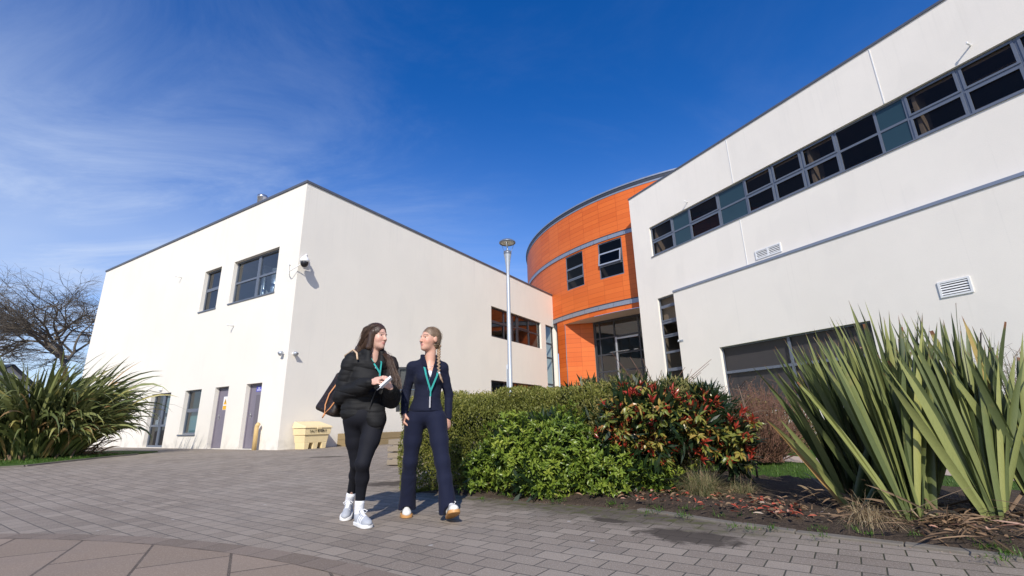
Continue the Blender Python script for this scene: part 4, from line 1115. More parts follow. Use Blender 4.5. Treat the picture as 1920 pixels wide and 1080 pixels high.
# --- dark bush and rusty twiggy bush behind
def behind():
    t = thing('dark_shrub', 'dark green bush in front of the white wing, left of the rusty twiggy one', 'shrub', (3.1, 7.9, 0))
    ells = [(3.1,7.9,.75,.48,.4,.66),(3.45,8.0,.6,.45,.4,.55),(2.7,7.7,.5,.4,.4,.55)]
    p, nn = blob_surface(1500, ells, 33, .2, 6., .08)
    V, F_, rr = rosette(p, nn, 8, .05, .014, .9, lambda b, k: np.clip(b*.7+rng.random(k)*.3,0,1))
    np_mesh('foliage', V, F_, M['lf_dark'], t, {'rnd': rr}, smooth=False); core(ells, .85, 'shade_dark_twigs', M['lf_dark'], t, 9)
    t = thing('rusty_shrub', 'rust-brown twiggy bush in front of the big low window', 'shrub', (4.0, 8.0, 0))
    mb = MB(); P_ = []
    for k in range(420):
        b = Vector((4.0+random.uniform(-.25,.25), 8.0+random.uniform(-.2,.2), .1)); a = random.uniform(0,2*PI); el = random.uniform(.35,1.5)
        L_ = random.uniform(.8,1.32); d = Vector((math.cos(a)*math.cos(el), math.sin(a)*math.cos(el), math.sin(el)))
        q1 = b+d*L_*.5; q2 = q1+(d+Vector((random.gauss(0,.2),random.gauss(0,.2),.25))).normalized()*L_*.5
        q2.x = max(3.3, min(4.75, q2.x)); mb.tube([b,q1,q2], [.006,.004,.0018], 4, caps=False)
        for s_ in range(3):
            u = random.uniform(.3,1); st = q1.lerp(q2,u); e = st+Vector((random.gauss(0,1),random.gauss(0,1),random.gauss(.6,.7))).normalized()*random.uniform(.1,.24); mb.tube([st,e],[.0028,.0014],3,caps=False); P_.append(tuple(e)); P_.append(tuple(st.lerp(e,.6)))
    mb.build('twigs', M['twig_red'], t)
    P_ = np.array(P_); V, F_, rr = simple_cards(P_, rand_dirs(len(P_))+np.array([0,0,.5]), rand_dirs(len(P_)), rng.uniform(.02,.045,len(P_)), .012, rng.random(len(P_)))
    np_mesh('foliage', V, F_, M['lf_brown'], t, {'rnd': rr}, smooth=False)
    t = thing('low_green_shrub', 'low mixed green shrub beyond the lawn under the low window', 'shrub', (5.4, 9.9, .1))
    ells = [(4.6,10.6,.5,.6,.5,.55),(5.3,10.9,.55,.6,.5,.65),(6.0,10.6,.45,.6,.5,.55),(5.,10.2,.25,.6,.4,.3),(4.4,9.2,.5,.35,.4,.6)]
    p, nn = blob_surface(2300, ells, 35, .2, 5., .08)
    V, F_, rr = rosette(p, nn, 6, .06, .02, .9, lambda b, k: np.clip(b*.6+rng.random(k)*.4,0,1))
    np_mesh('foliage', V, F_, M['lf_olive'], t, {'rnd': rr}, smooth=False); core(ells, .85, 'shade_dark_twigs', M['lf_dark'], t, 10)
    t = thing('lime_shrub', 'bright lime-yellow conifer at the far right edge behind the spiky plant', 'shrub', (8.6, 8., 0))
    ells = [(8.62,8.0,.62,.35,.35,.62),(8.8,8.1,.5,.3,.3,.7)]
    p, nn = blob_surface(1500, ells, 37, .15, 9., .06)
    V, F_, rr = rosette(p, nn, 6, .05, .014, .7, lambda b, k: np.clip(b*.6+rng.random(k)*.4,0,1))
    np_mesh('foliage', V, F_, M['lf_lime'], t, {'rnd': rr}, smooth=False); core(ells, .8, 'shade_dark_twigs', M['lf_lime'], t, 11)
    t = thing('bare_shrub', 'bare grey twiggy shrub behind the lime conifer at the right edge', 'shrub', (9.2, 8.9, .1))
    mb = MB()
    for k in range(70):
        b = Vector((9.2+random.uniform(-.2,.2), 8.9, .1)); a = random.uniform(0,2*PI); el = random.uniform(.8,1.5); d = Vector((math.cos(a)*math.cos(el), math.sin(a)*math.cos(el), math.sin(el)))
        q1 = b+d*1.1; q2 = q1+(d+Vector((random.gauss(0,.3),random.gauss(0,.3),0))).normalized()*.7; mb.tube([b,q1,q2],[.009,.006,.002],4,caps=False)
        for s_ in range(5):
            st = q1.lerp(q2, random.random()); e = st+Vector((random.gauss(0,1),random.gauss(0,1),random.gauss(.5,.6))).normalized()*.3; mb.tube([st,e],[.004,.0015],3,caps=False)
    mb.build('twigs', M['twig'], t)
behind()

# --- bare sapling stems between the red bush and the spiky plant
t = thing('bare_sapling', 'leafless young shrub with thin dark upright stems beside the red-leaved bush', 'sapling', (2.95, 6.4, 0))
mb = MB()
for (x0,y0,x1,y1,h) in ((2.98,6.35,2.72,6.3,.95),(2.92,6.42,2.62,6.4,1.05),(3.04,6.3,2.98,6.3,1.2),(2.9,6.3,2.55,6.2,.7),(3.0,6.45,3.15,6.4,.85)):
    a, b = Vector((x0,y0,.03)), Vector((x1,y1,h)); md = a.lerp(b,.5)+Vector((.04,0,.03)); mb.tube([a,md,b],[.014,.010,.005],6)
    for k in range(9):
        st = md.lerp(b, random.random()); e = st+Vector((random.gauss(0,.8),random.gauss(0,.5),random.gauss(.5,.4))).normalized()*random.uniform(.12,.32); mb.tube([st,st.lerp(e,.5)+Vector((0,0,.02)),e],[.005,.003,.0015],4,caps=False)
mb.build('stem', M['twig'], t)

# --- blades: grass tufts and lawns
def blades(n, bx, by, bz, L_, W_, lean, rnd, mat, name, parent=None, seg=3, droop=.5):
    ang = rng.uniform(0, 2*PI, n); out = np.stack([np.cos(ang), np.sin(ang), 0*ang], 1); le = np.abs(rng.normal(lean, lean*.5, n)); L_ = L_*rng.uniform(.6,1.2,n)
    side = np.stack([-np.sin(ang), np.cos(ang), 0*ang], 1)
    base = np.stack([bx, by, bz], 1); rows = []
    for k in range(seg+1):
        f = k/seg; th = le + droop*f*f*(.4+le)
        c = base + out*(np.sin(th*.9)*L_*f)[:,None] + np.array([0,0,1])*(np.cos(th)*L_*f)[:,None]
        w_ = (W_*(1-f*.92))*.5
        rows.append(c - side*w_); rows.append(c + side*w_)
    V = np.stack(rows, 1); k2 = 2*(seg+1)
    q = np.array([[2*k,2*k+1,2*k+3,2*k+2] for k in range(seg)])
    F_ = (np.arange(n)[:,None,None]*k2 + q[None]).reshape(-1,4)
    return np_mesh(name, V.reshape(-1,3), F_, mat, parent, {'rnd': np.repeat(rnd, k2)}, smooth=False)
def tuft(x, y, n, r_, L_, label, mat, W_=.004, lean=.5, droop=.9, cat='grass clump'):
    a = rng.uniform(0,2*PI,n); rr = r_*np.sqrt(rng.random(n))
    o = blades(n, x+rr*np.cos(a), y+rr*np.sin(a), np.full(n,.02)+gz(x,y), L_, W_, lean, rng.random(n), mat, 'grass_tuft', None, 4, droop)
    return tag(o, label, cat)
tuft(1.86, 5.05, 1100, .12, .36, 'large grey-green grass tuft at the foot of the red-leaved bush', M['tuft'], .004, .42)
tuft(2.30, 5.15, 420, .12, .22, 'small yellowish grass tuft on the soil, right of the grey-green tuft', M['tuft'], .0035, .5)
tuft(2.55, 3.72, 700, .09, .30, 'straw-coloured drooping grass clump at the left foot of the spiky plant', M['straw'], .004, .75, 1.5)
# weeds along bed edge and in the joints
W_ = []
pts = np.array(BED)
for k in range(46):
    s_ = rng.uniform(0, len(pts)-2); i = int(s_); q = pts[i]+(pts[i+1]-pts[i])*(s_-i); off = rng.uniform(-.02,.30) if rng.random() < .8 else rng.uniform(-.25,0)
    W_.append((q[0]+.655*off, q[1]+.755*off))
bx = np.concatenate([w_[0]+rng.normal(0,.03,26) for w_ in W_]); by = np.concatenate([w_[1]+rng.normal(0,.03,26) for w_ in W_])
o = blades(len(bx), bx, by, np.full(len(bx), .03), .05, .006, .8, rng.random(len(bx)), M['grass'], 'weeds', None, 3); tag(o, 'tiny green weeds along the edge of the planting bed', 'weeds', kind='stuff')
# lawn on the right
n = 26000; x = rng.uniform(1.9, 8.5, n); y = rng.uniform(5.2, 12.5, n)
pd = (x-4.35)*.891+(y-9.45)*.454; ok = (np.abs(pd) > .44) & ((x-1.744)*.655+(y-3.95)*.755 > 1.55) & ~((x < 2.6) & (y < 7.4)) & ((x-6.476)*.891+(y-23)*.454 < -.4)
x, y = x[ok], y[ok]
o = blades(len(x), x, y, gz(x,y)+.015, .055, .007, .5, rng.random(len(x)), M['grass'], 'lawn_grass', None, 2); tag(o, 'short bright lawn grass beside the tan path', 'grass', kind='stuff')
n = 7000; x = rng.uniform(-14, -10.5, n); y = rng.uniform(9.95, 13.5, n); ok = (x < -10.62) & ((y > 10.6+(-10.62-x)*.75*(x>-11.2)) | (x < -11.2))
x, y = x[ok], y[ok]
o = blades(len(x), x, y, gz(x,y)+.03, .06, .008, .5, rng.random(len(x)), M['grass'], 'lawn_grass', None, 2); tag(o, 'patch of grass under the big arching plant at the left', 'grass', kind='stuff')

# --- leaf litter on the bed
n = 2000
s_ = rng.uniform(0.8, 9.3, n); i = np.minimum(s_.astype(int), len(pts)-2); q = pts[i]+(pts[i+1]-pts[i])*(s_-i)[:,None]; off = rng.uniform(.03, 1.1, n)**1.15
x, y = q[:,0]+.655*off, q[:,1]+.755*off
dens = np.where((x > 1.0) & (x < 2.4), 1., np.where(x > 2.4, 1., .35)); dens = dens*np.where(lump(np.stack([x,y,0*x],1), 77, 5., 1.) > .08, 1., .22); ok = rng.random(n) < dens; x, y = x[ok], y[ok]; n = len(x)
rn = rng.random(n); rn = np.where((x > 1.0) & (x < 2.3), np.where(rn < .55, rn, .3+.7*rn), rn*.62 + .35*(rn > .93))
ang = rng.uniform(0,2*PI,n); ax = np.stack([np.cos(ang), np.sin(ang), rng.normal(0,.25,n)], 1)
long_ = (x > 2.35) & (rng.random(n) < .6)
V, F_, rr = leaf_cards(np.stack([x,y,np.full(n,.075)+rng.uniform(0,.03,n)],1), ax, unit(np.array([0,0,1.])+rand_dirs(n)*.5), np.where(long_, rng.uniform(.08,.30,n), rng.uniform(.035,.085,n)), np.where(long_, rng.uniform(.008,.02,n), rng.uniform(.015,.032,n)), rn, .25, 'oval', .1)
o = np_mesh('leaf_litter', V, F_, M['litter'], None, {'rnd': rr}, smooth=False); tag(o, 'fallen red and brown leaves scattered over the soil of the bed', 'leaf litter', kind='stuff')
n = 900; s_ = rng.uniform(0, 9.5, n); i = np.minimum(s_.astype(int), len(pts)-2); q = pts[i]+(pts[i+1]-pts[i])*(s_-i)[:,None]; off = rng.uniform(-.12, .9, n)
V, F_, rr = simple_cards(np.stack([q[:,0]+.655*off, q[:,1]+.755*off, np.where(off < .03, .008, .078)], 1), np.c_[rng.normal(size=(n,2)), np.zeros(n)], np.tile([0,0,1.],(n,1))+rand_dirs(n)*.3, rng.uniform(.008,.02,n), rng.uniform(.006,.014,n), .9+.1*rng.random(n))
o = np_mesh('wood_chips', V, F_, M['litter'], None, {'rnd': rr}, smooth=False); tag(o, 'pale wood chips and grit on the soil', 'wood chips', kind='stuff')

# --- spiky flax plants
def flax(parent, specs, mat, name, seg=10, fold=.35, turn=0.):
    """specs: rows of base xyz, azimuth, tilt from vertical, length, width, droop, rnd, twist, cut"""
    S_ = np.array(specs); n = len(S_)
    base = S_[:,:3]; az, tilt, L_, W_, dr, rnd, tw, cut = [S_[:,k] for k in range(3, 11)]
    out = np.stack([np.sin(az), np.cos(az), 0*az], 1); side0 = np.stack([np.cos(az), -np.sin(az), 0*az], 1)
    rows, al = [], []
    c = base.copy(); prof = lambda f: (.58+.42*np.minimum(1, f/.35)) * np.where(f < .55, 1., np.maximum(0., 1-((f-.55)/.45)**1.7))
    for k in range(seg+1):
        f = k/seg
        th = tilt + dr*np.power(f, 2.2)
        if k:
            thm = tilt + dr*np.power((k-.5)/seg, 2.2)
            c = c + (out*np.sin(thm)[:,None] + np.array([0,0,1])*np.cos(thm)[:,None])*(L_/seg)[:,None]
        tdir = out*np.sin(th)[:,None] + np.array([0,0,1])*np.cos(th)[:,None]
        nrm = out*np.cos(th)[:,None] - np.array([0,0,1])*np.sin(th)[:,None]
        a = tw*(.3+f) + turn
        sd = side0*np.cos(a)[:,None] + nrm*np.sin(a)[:,None]; nn = np.cross(sd, tdir)
        w_ = W_*prof(np.full(n, f)*cut)*.5
        fo = fold*(1-.55*f)
        rows += [c - sd*w_[:,None] - nn*(w_*fo)[:,None], c, c + sd*w_[:,None] - nn*(w_*fo)[:,None]]
        al += [np.full(n, f)*1.0]*3
    V = np.stack(rows, 1); k3 = 3*(seg+1)
    q = []
    for k in range(seg): b = 3*k; q += [[b,b+1,b+4,b+3],[b+1,b+2,b+5,b+4]]
    F_ = (np.arange(n)[:,None,None]*k3 + np.array(q)[None]).reshape(-1,4)
    return np_mesh(name, V.reshape(-1,3), F_, mat, parent, {'rnd': np.repeat(rnd, k3), 'along': np.stack(al,1).ravel()}, smooth=True)

def fan(bx, by, n, az0, tilt_rng, L_rng, W_rng, droop, spread=.5, rb=.05, bz=.04, dead=.03):
    out = []
    for k in range(n):
        u = (k+.5)/n*2-1 + random.gauss(0,.12)
        tilt = tilt_rng[0] + (tilt_rng[1]-tilt_rng[0])*abs(u)
        az = az0 + (0 if u > 0 else PI) + random.gauss(0, spread)
        r_ = random.betavariate(.7,.8)*.88 if random.random() > dead else random.uniform(.9,1)  # tones pushed to both ends: dark leaves are painted shading among pale ones
        out.append((bx+rb*u*math.sin(az0)+random.gauss(0,.02), by+rb*u*math.cos(az0)+random.gauss(0,.02), bz, az, max(.02,tilt+random.gauss(0,.05)), random.uniform(*L_rng)*(1-.12*abs(u)), random.uniform(*W_rng), random.uniform(*droop), r_, random.gauss(0,.85), random.choice((1,1,1,1,1,1,1,.88))))
    return out
def spiky(name_label, loc, fans, dead_n, dead_r):
    t = thing('flax_plant', name_label, 'flax plant', loc, 'spiky flax plants in the right-hand bed')
    sp = []
    for f in fans: sp += fan(*f)
    flax(t, sp, M['flax'], 'leaves', 10, .42, PI/2)
    ds = []
    for k in range(dead_n):
        a = random.uniform(0,2*PI)
        ds.append((loc[0]+random.gauss(0,dead_r), loc[1]+random.gauss(0,dead_r*.6), random.uniform(.03,.10), a, random.uniform(1.0,1.5), random.uniform(.25,.6), random.uniform(.008,.024), random.uniform(.1,.9), random.random(), random.gauss(0,.8), 1))
    flax(t, ds, M['flax_dead'], 'dead_leaves', 6)
    return t
azx = R(90)
LW = (.038,.070)
spiky('left-leaning spiky flax plant in front of the low window, leftmost of the three', (2.85,4.35,.03),
      [(3.04,4.30,42,azx,(.04,.40),(1.25,1.58),LW,(.05,.30),.25), (3.02,4.62,26,azx,(.06,.44),(1.15,1.50),LW,(.05,.35),.35), (3.20,4.65,40,azx,(.05,.40),(1.35,1.72),LW,(.0,.2),.35), (2.80,4.2,7,R(-80),(.35,.70),(.8,1.15),(.04,.06),(.1,.5),.3)], 26, .16)
spiky('tall upright flax plant with broad grey-green leaves, middle of the three', (2.86,3.70,.03),
      [(2.86,3.70,24,azx,(.04,.40),(1.25,1.60),LW,(.0,.18),.22), (3.06,3.82,32,azx,(.02,.32),(1.40,1.78),LW,(.0,.15),.3), (3.42,4.30,26,azx,(.03,.42),(1.25,1.6),LW,(.0,.2),.3), (3.26,4.10,36,azx,(.02,.32),(1.45,1.80),LW,(.0,.15),.3)], 34, .18)
spiky('flax plant with a tight fan base, rightmost of the three spiky ones', (3.36,3.58,.03),
      [(3.36,3.58,24,azx,(.03,.42),(1.10,1.52),LW,(.0,.18),.22), (3.55,3.85,32,azx,(.02,.26),(1.35,1.70),LW,(.0,.15),.3), (3.75,3.62,28,azx,(.02,.28),(1.20,1.58),LW,(.0,.18),.3), (3.95,4.2,28,azx,(.02,.3),(1.3,1.65),LW,(.0,.15),.3)], 44, .25)

# --- the big arching flax at the left
t = thing('arching_flax', 'huge dark arching flax plant spreading over the left edge of the plaza', 'flax plant', (-11.9, 12.6, .1))
sp = []; FX, FY = -12.75, 12.7
for k in range(1300):
    a = random.uniform(0,2*PI); rr_ = math.sqrt(random.random())
    bx_, by_ = FX+1.25*rr_*math.cos(a), FY+.8*rr_*math.sin(a)
    az = math.atan2(bx_-FX, by_-FY) + random.gauss(0,.7)
    tilt = .06 + .50*rr_*random.random() + abs(random.gauss(0,.14))
    sp.append((bx_, by_, float(gz(bx_,by_))+.02, az, tilt, random.uniform(2.0,3.35)*(1-.44*rr_*random.random()), random.uniform(.05,.092), random.uniform(.4,2.6), min(1,max(0,random.gauss(.45,.26))), random.gauss(0,.9), 1))
for k in range(420):   # low skirt hanging to the ground
    a = random.uniform(0,2*PI); bx_, by_ = FX+1.25*math.cos(a), FY+.8*math.sin(a); az = math.atan2(bx_-FX, by_-FY)+random.gauss(0,.4)
    sp.append((bx_, by_, float(gz(bx_,by_))+.1, az, random.uniform(.2,.7), random.uniform(1.0,1.75), random.uniform(.045,.085), random.uniform(1.2,2.4), min(1,max(0,random.gauss(.6,.3))), random.gauss(0,.8), 1))
flax(t, sp, M['flax_dark'], 'leaves', 11)
ds = []
for k in range(150):
    a = random.uniform(0,2*PI); r_ = random.uniform(.7,1.2)
    ds.append((FX+1.25*r_*math.cos(a), FY+.85*r_*math.sin(a), .12, a+random.gauss(0,.5), random.uniform(.5,1.2), random.uniform(.5,1.3), random.uniform(.04,.07), random.uniform(.5,1.6), random.random(), random.gauss(0,.6), 1))
flax(t, ds, M['flax_dead'], 'dead_leaves', 7)

# --- bare winter trees
def bare_tree(label, base, H, spread, seed, levels=6, lean=(0,0), bias=0., cut=None):
    rd = random.Random(seed); t = thing('bare_tree', label, 'tree', base)
    tr, br, tw = MB(), MB(), MB()
    def grow(p, d, L_, r_, lev):
        n = 4 if lev < 5 else 2; pts = [p]; q = p.copy(); dd = d.copy()
        for k in range(n):
            dd = (dd + Vector((rd.gauss(0,.13), rd.gauss(0,.13), rd.gauss(.02,.09)))).normalized(); q = q + dd*L_/n; pts.append(q.copy())
        rad = [r_*(1-.42*k/n) for k in range(n+1)]
        mb = tr if lev == 0 else (br if lev < 4 else tw)
        mb.tube(pts, rad, 8 if lev < 2 else (5 if lev < 4 else 3), caps=False)
        if lev >= levels: return
        m = (4 if lev == 0 else 3) + (1 if rd.random() < .5 else 0) 
        for k in range(m):
            f = 1. if k == 0 else rd.uniform(.45 if lev else .78, 1.)
            i = min(n-1, int(f*n)); pp = pts[i].lerp(pts[i+1], f*n-i) if f < 1 else pts[-1]
            sp_ = rd.uniform(.25,.55) if k == 0 else rd.uniform(.55,1.05)
            ax = Vector((rd.gauss(0,1), rd.gauss(0,1), rd.gauss(0,.45))).normalized()
            nd = (dd*math.cos(sp_) + (ax-dd*ax.dot(dd)).normalized()*math.sin(sp_))
            nd.z = nd.z*.75 + (.22 if lev < 2 else .05); nd.x *= spread; nd.y *= spread; nd.normalize()
            grow(pp, nd, L_*rd.uniform(.62,.84)*(.53 if lev == 0 else 1), r_*rd.uniform(.50,.68), lev+1)
    grow(Vector(base), Vector((lean[0], lean[1], 1)).normalized(), H, H*.036, 0)
    tr.build('trunk', M['bark_pale'], t); br.build('branch', M['bark_pale'], t); tw.build('twigs', M['bark_pale'], t)
    return t
bare_tree('leafless spreading tree against the sky just left of the cream building', (-33.6, 37.5, .1), 7.0, 1.15, 5, 7, (.0,0))
bare_tree('leafless tree mostly cut off by the left edge of the photo', (-47.6, 40., .1), 7.0, 1.3, 12, 6)
# weeds on the timber planter
n = 160; u = rng.uniform(2.3, 7., n); b = [FF.p(float(a), .45+float(rng.uniform(-.2,.2)), .5) for a in u]
o = blades(n, np.array([q.x for q in b]), np.array([q.y for q in b]), np.full(n,.51), .16, .012, .5, rng.random(n), M['tuft'], 'weeds', None, 3); tag(o, 'dry weeds growing out of the long timber planter', 'weeds', kind='stuff')
# ------------------------------------------------------------------ people
A_ = lambda *v: np.array(v, dtype=np.float64)
class Sdf:
    """signed-distance volume: smooth unions of primitives, meshed with surface nets"""
    def __init__(s, lo, hi, res):
        s.lo = np.array(lo, float); s.res = res; s.n = np.ceil((np.array(hi)-s.lo)/res).astype(int)+1
        s.f = np.full(s.n, .2, dtype=np.float32)
    def _sub(s, lo, hi):
        i0 = np.clip(np.floor((np.array(lo)-s.lo)/s.res).astype(int), 0, s.n-1); i1 = np.clip(np.ceil((np.array(hi)-s.lo)/s.res).astype(int)+1, 1, s.n)
        ax = [s.lo[k]+s.res*np.arange(i0[k], i1[k]) for k in range(3)]
        P = np.stack(np.meshgrid(*ax, indexing='ij'), -1)
        return (slice(i0[0],i1[0]), slice(i0[1],i1[1]), slice(i0[2],i1[2])), P
    def add(s, fn, lo, hi, k=.01, sub=False):
        m = k+4*s.res; sl, P = s._sub(np.array(lo)-m, np.array(hi)+m)
        if P.size == 0: return
        d = fn(P).astype(np.float32); f = s.f[sl]
        if sub: d = -d; s.f[sl] = np.maximum(f, d) + (np.maximum(k-np.abs(f-d),0)**2)/(4*k)
        else: s.f[sl] = np.minimum(f, d) - (np.maximum(k-np.abs(f-d),0)**2)/(4*k)
    def cone(s, a, b, ra, rb, k=.01, flat=None):
        a, b = np.array(a,float), np.array(b,float); ab = b-a; L2 = max(1e-12, ab@ab); r = max(ra, rb)
        def fn(P):
            q = P-a; h = np.clip((q@ab)/L2, 0, 1); v = q-h[...,None]*ab
            if flat is not None:   # flat = (unit vector, factor): squash along that direction
                u, fc = np.array(flat[0]), flat[1]; v = v + (v@u)[...,None]*u*(1/fc-1)
            return np.sqrt((v*v).sum(-1)) - (ra+(rb-ra)*h)
        s.add(fn, np.minimum(a,b)-r, np.maximum(a,b)+r, k)
    def ell(s, c, r, Rm_=None, k=.01, sub=False, noise=None):
        c = np.array(c,float); r = np.array(r,float); Q = np.eye(3) if Rm_ is None else np.array(Rm_)
        def fn(P):
            q = (P-c)@Q; k0 = np.sqrt(((q/r)**2).sum(-1)); k1 = np.sqrt(((q/r**2)**2).sum(-1)); return k0*(k0-1)/np.maximum(k1,1e-6)
        s.add(fn, c-r.max(), c+r.max(), k, sub)
    def cut(s, c, n):   # keep the half-space behind the plane
        c, n = np.array(c,float), np.array(n,float)/np.linalg.norm(n); sl, P = s._sub(s.lo, s.lo+s.n*s.res); s.f[sl] = np.maximum(s.f[sl], ((P-c)@n).astype(np.float32))
    def disp(s, fn):
        idx = np.abs(s.f) < .03; ii = np.argwhere(idx); P = s.lo + ii*s.res; s.f[idx] += fn(P).astype(np.float32)
    def mesh(s):
        f = s.f; sg = f < 0; n = s.n
        c = [sg[i:n[0]-1+i, j:n[1]-1+j, k:n[2]-1+k] for i in (0,1) for j in (0,1) for k in (0,1)]
        cnt = sum(x.astype(np.int8) for x in c); act = (cnt > 0) & (cnt < 8); cells = np.argwhere(act)
        idx = -np.ones(act.shape, dtype=np.int64); idx[tuple(cells.T)] = np.arange(len(cells))
        acc = np.zeros((len(cells),3)); num = np.zeros(len(cells)); off = [(i,j,k) for i in (0,1) for j in (0,1) for k in (0,1)]
        for a in range(8):
            for b in range(a+1, 8):
                if sum(abs(off[a][t]-off[b][t]) for t in range(3)) != 1: continue
                A = cells+off[a]; B = cells+off[b]; fa, fb = f[tuple(A.T)], f[tuple(B.T)]; m = (fa < 0) != (fb < 0)
                t = np.where(m, fa/np.where(m, fa-fb, 1), 0)
                p = np.array(off[a]) + t[:,None]*(np.array(off[b])-np.array(off[a])); acc[m] += p[m]; num += m
        V = s.lo + s.res*(cells + acc/np.maximum(num,1)[:,None])
        F_ = []
        for ax in range(3):
            u, v = (ax+1)%3, (ax+2)%3
            a0 = [slice(0,-1)]*3; a0[ax] = slice(0,-1)
            lo_ = sg[tuple(slice(1,-1) if t != ax else slice(0,-1) for t in range(3))]; hi_ = sg[tuple(slice(1,-1) if t != ax else slice(1,None) for t in range(3))]
            e = np.argwhere(lo_ != hi_); inv = lo_[tuple(e.T)]
            base = e.copy(); base[:,u] += 1; base[:,v] += 1
            du = np.zeros(3,int); du[u] = 1; dv = np.zeros(3,int); dv[v] = 1
            q = [base-du-dv, base-dv, base, base-du]
            qi = np.stack([idx[tuple(x.T)] for x in q], 1); qi[~inv] = qi[~inv][:, ::-1]
            F_.append(qi)
        F_ = np.concatenate(F_); F_ = F_[(F_ >= 0).all(1)]
        return V, F_
def sdf_obj(name, s, mat, parent=None, attrs=None, xf=None):
    V, F_ = s.mesh(); at = {k: fn(V) for k, fn in (attrs or {}).items()}
    if xf is not None: V = V@xf[0].T + xf[1]
    return np_mesh(name, V, F_, mat, parent, at, True)
def rotx(a): c, s_ = math.cos(a), math.sin(a); return np.array([[1,0,0],[0,c,-s_],[0,s_,c]])
def roty(a): c, s_ = math.cos(a), math.sin(a); return np.array([[c,0,s_],[0,1,0],[-s_,0,c]])
def face_frame(yaw):   # local x = subject's left... columns: right-hand local (x: left-to-right seen from behind), y: forward, z: up
    fw = np.array([math.sin(yaw), -math.cos(yaw), 0]); up = np.array([0,0,1.]); rt = np.cross(fw, up); return np.stack([rt, fw, up], 1)

def skin_mat(name, col, blush):
    t = NT(name); c = t.mix(t.noise(t.coord(), 60, 3), rgb(*[x*.94 for x in col]), rgb(*col))
    b = t.n('ShaderNodeAttribute', attribute_name='blush'); c = t.mix(t.math('MULTIPLY', b.outputs['Fac'], .38), c, rgb(*blush))
    l = t.n('ShaderNodeAttribute', attribute_name='lip'); c = t.mix(l.outputs['Fac'], c, rgb(.52,.21,.18))
    w_ = t.n('ShaderNodeAttribute', attribute_name='brow'); c = t.mix(w_.outputs['Fac'], c, rgb(.10,.055,.035))
    return t.done(t.bsdf(c, .48, 0, .4, Subsurface_Weight=.08, Subsurface_Radius=(.01,.004,.002)))
def cloth_mat(name, col, rough=.85, sheen=.2, var=.15, bs=500, bst=.15):
    t = NT(name); co = t.coord(); c = t.mix(t.noise(co, 9, 4), rgb(*[x*(1-var) for x in col]), rgb(*[x*(1+var) for x in col]))
    return t.done(t.bsdf(c, rough, 0, .3, t.bump(t.noise(co, bs, 2), bst, .002), Sheen_Weight=sheen))
def hair_mat(name, a, b, c_):
    t = NT(name); co = t.coord(); n1 = t.noise(t.mapv(co, (1,1,.09)), 190, 3); n2 = t.noise(t.mapv(co, (1,1,.3)), 22, 3)
    r_ = t.n('ShaderNodeAttribute', attribute_name='rnd')
    f = t.math('ADD', t.math('MULTIPLY', n1, .5), t.math('ADD', t.math('MULTIPLY', n2, .4), t.math('MULTIPLY', t.math('SUBTRACT', r_.outputs['Fac'], .3), .35)))
    c = t.ramp(f, [(.15,a),(.5,b),(.85,c_)])
    return t.done(t.bsdf(c, .42, 0, .45, t.bump(n1, .45, .004)))
M['skin1'] = skin_mat('skin_fair', (.66,.40,.31), (.66,.27,.20))
M['skin2'] = skin_mat('skin_tanned', (.64,.36,.26), (.66,.24,.17))
M['hair1'] = hair_mat('brown_hair', (.022,.012,.008), (.055,.030,.019), (.145,.088,.055))
M['hair2'] = hair_mat('fair_brown_hair', (.07,.045,.028), (.18,.12,.075), (.44,.31,.20))
M['braid'] = hair_mat('fair_braid', (.12,.075,.045), (.30,.20,.125), (.52,.38,.26))
M['puffer'] = cloth_mat('black_puffer', (.0075,.0075,.0082), .72, .0, .2, 220, .2)
M['legging'] = cloth_mat('black_legging', (.0055,.006,.0105), .8, .0)
M['navy'] = cloth_mat('navy_jersey', (.0050,.0075,.024), .85, .03, .12)
M['navy2'] = cloth_mat('navy_trouser', (.0055,.0082,.027), .85, .03, .12)
M['sock'] = cloth_mat('white_sock', (.80,.80,.82), .9, .2, .04)
M['lan'] = cloth_mat('teal_lanyard', (.025,.30,.27), .6, .1)
M['card'] = simple('white_card', (.75,.76,.80), .3)
M['eye'] = simple('eye_white', (.75,.73,.71), .25); M['iris'] = simple('iris', (.03,.025,.025), .2)
M['lace'] = cloth_mat('white_lace', (.82,.82,.83), .8, .1, .03)
def shoe_mat(name, col, stripe):
    t = NT(name); a = t.n('ShaderNodeAttribute', attribute_name='stripe'); w_ = t.n('ShaderNodeAttribute', attribute_name='white')
    c = t.mix(t.noise(t.coord(), 120, 3), rgb(*[x*.9 for x in col]), rgb(*col)); c = t.mix(w_.outputs['Fac'], c, rgb(.80,.80,.81)); c = t.mix(a.outputs['Fac'], c, rgb(*stripe))
    return t.done(t.bsdf(c, .75, 0, .3))
M['shoe_grey'] = shoe_mat('grey_suede', (.40,.42,.46), (.86,.86,.87)); M['shoe_white'] = shoe_mat('white_leather', (.76,.74,.70), (.02,.02,.022))
M['sole_white'] = simple('white_sole', (.78,.77,.75), .6); M['gum'] = simple('gum_sole', (.50,.255,.085), .55); M['gum_red'] = simple('gum_edge', (.55,.22,.14), .6)

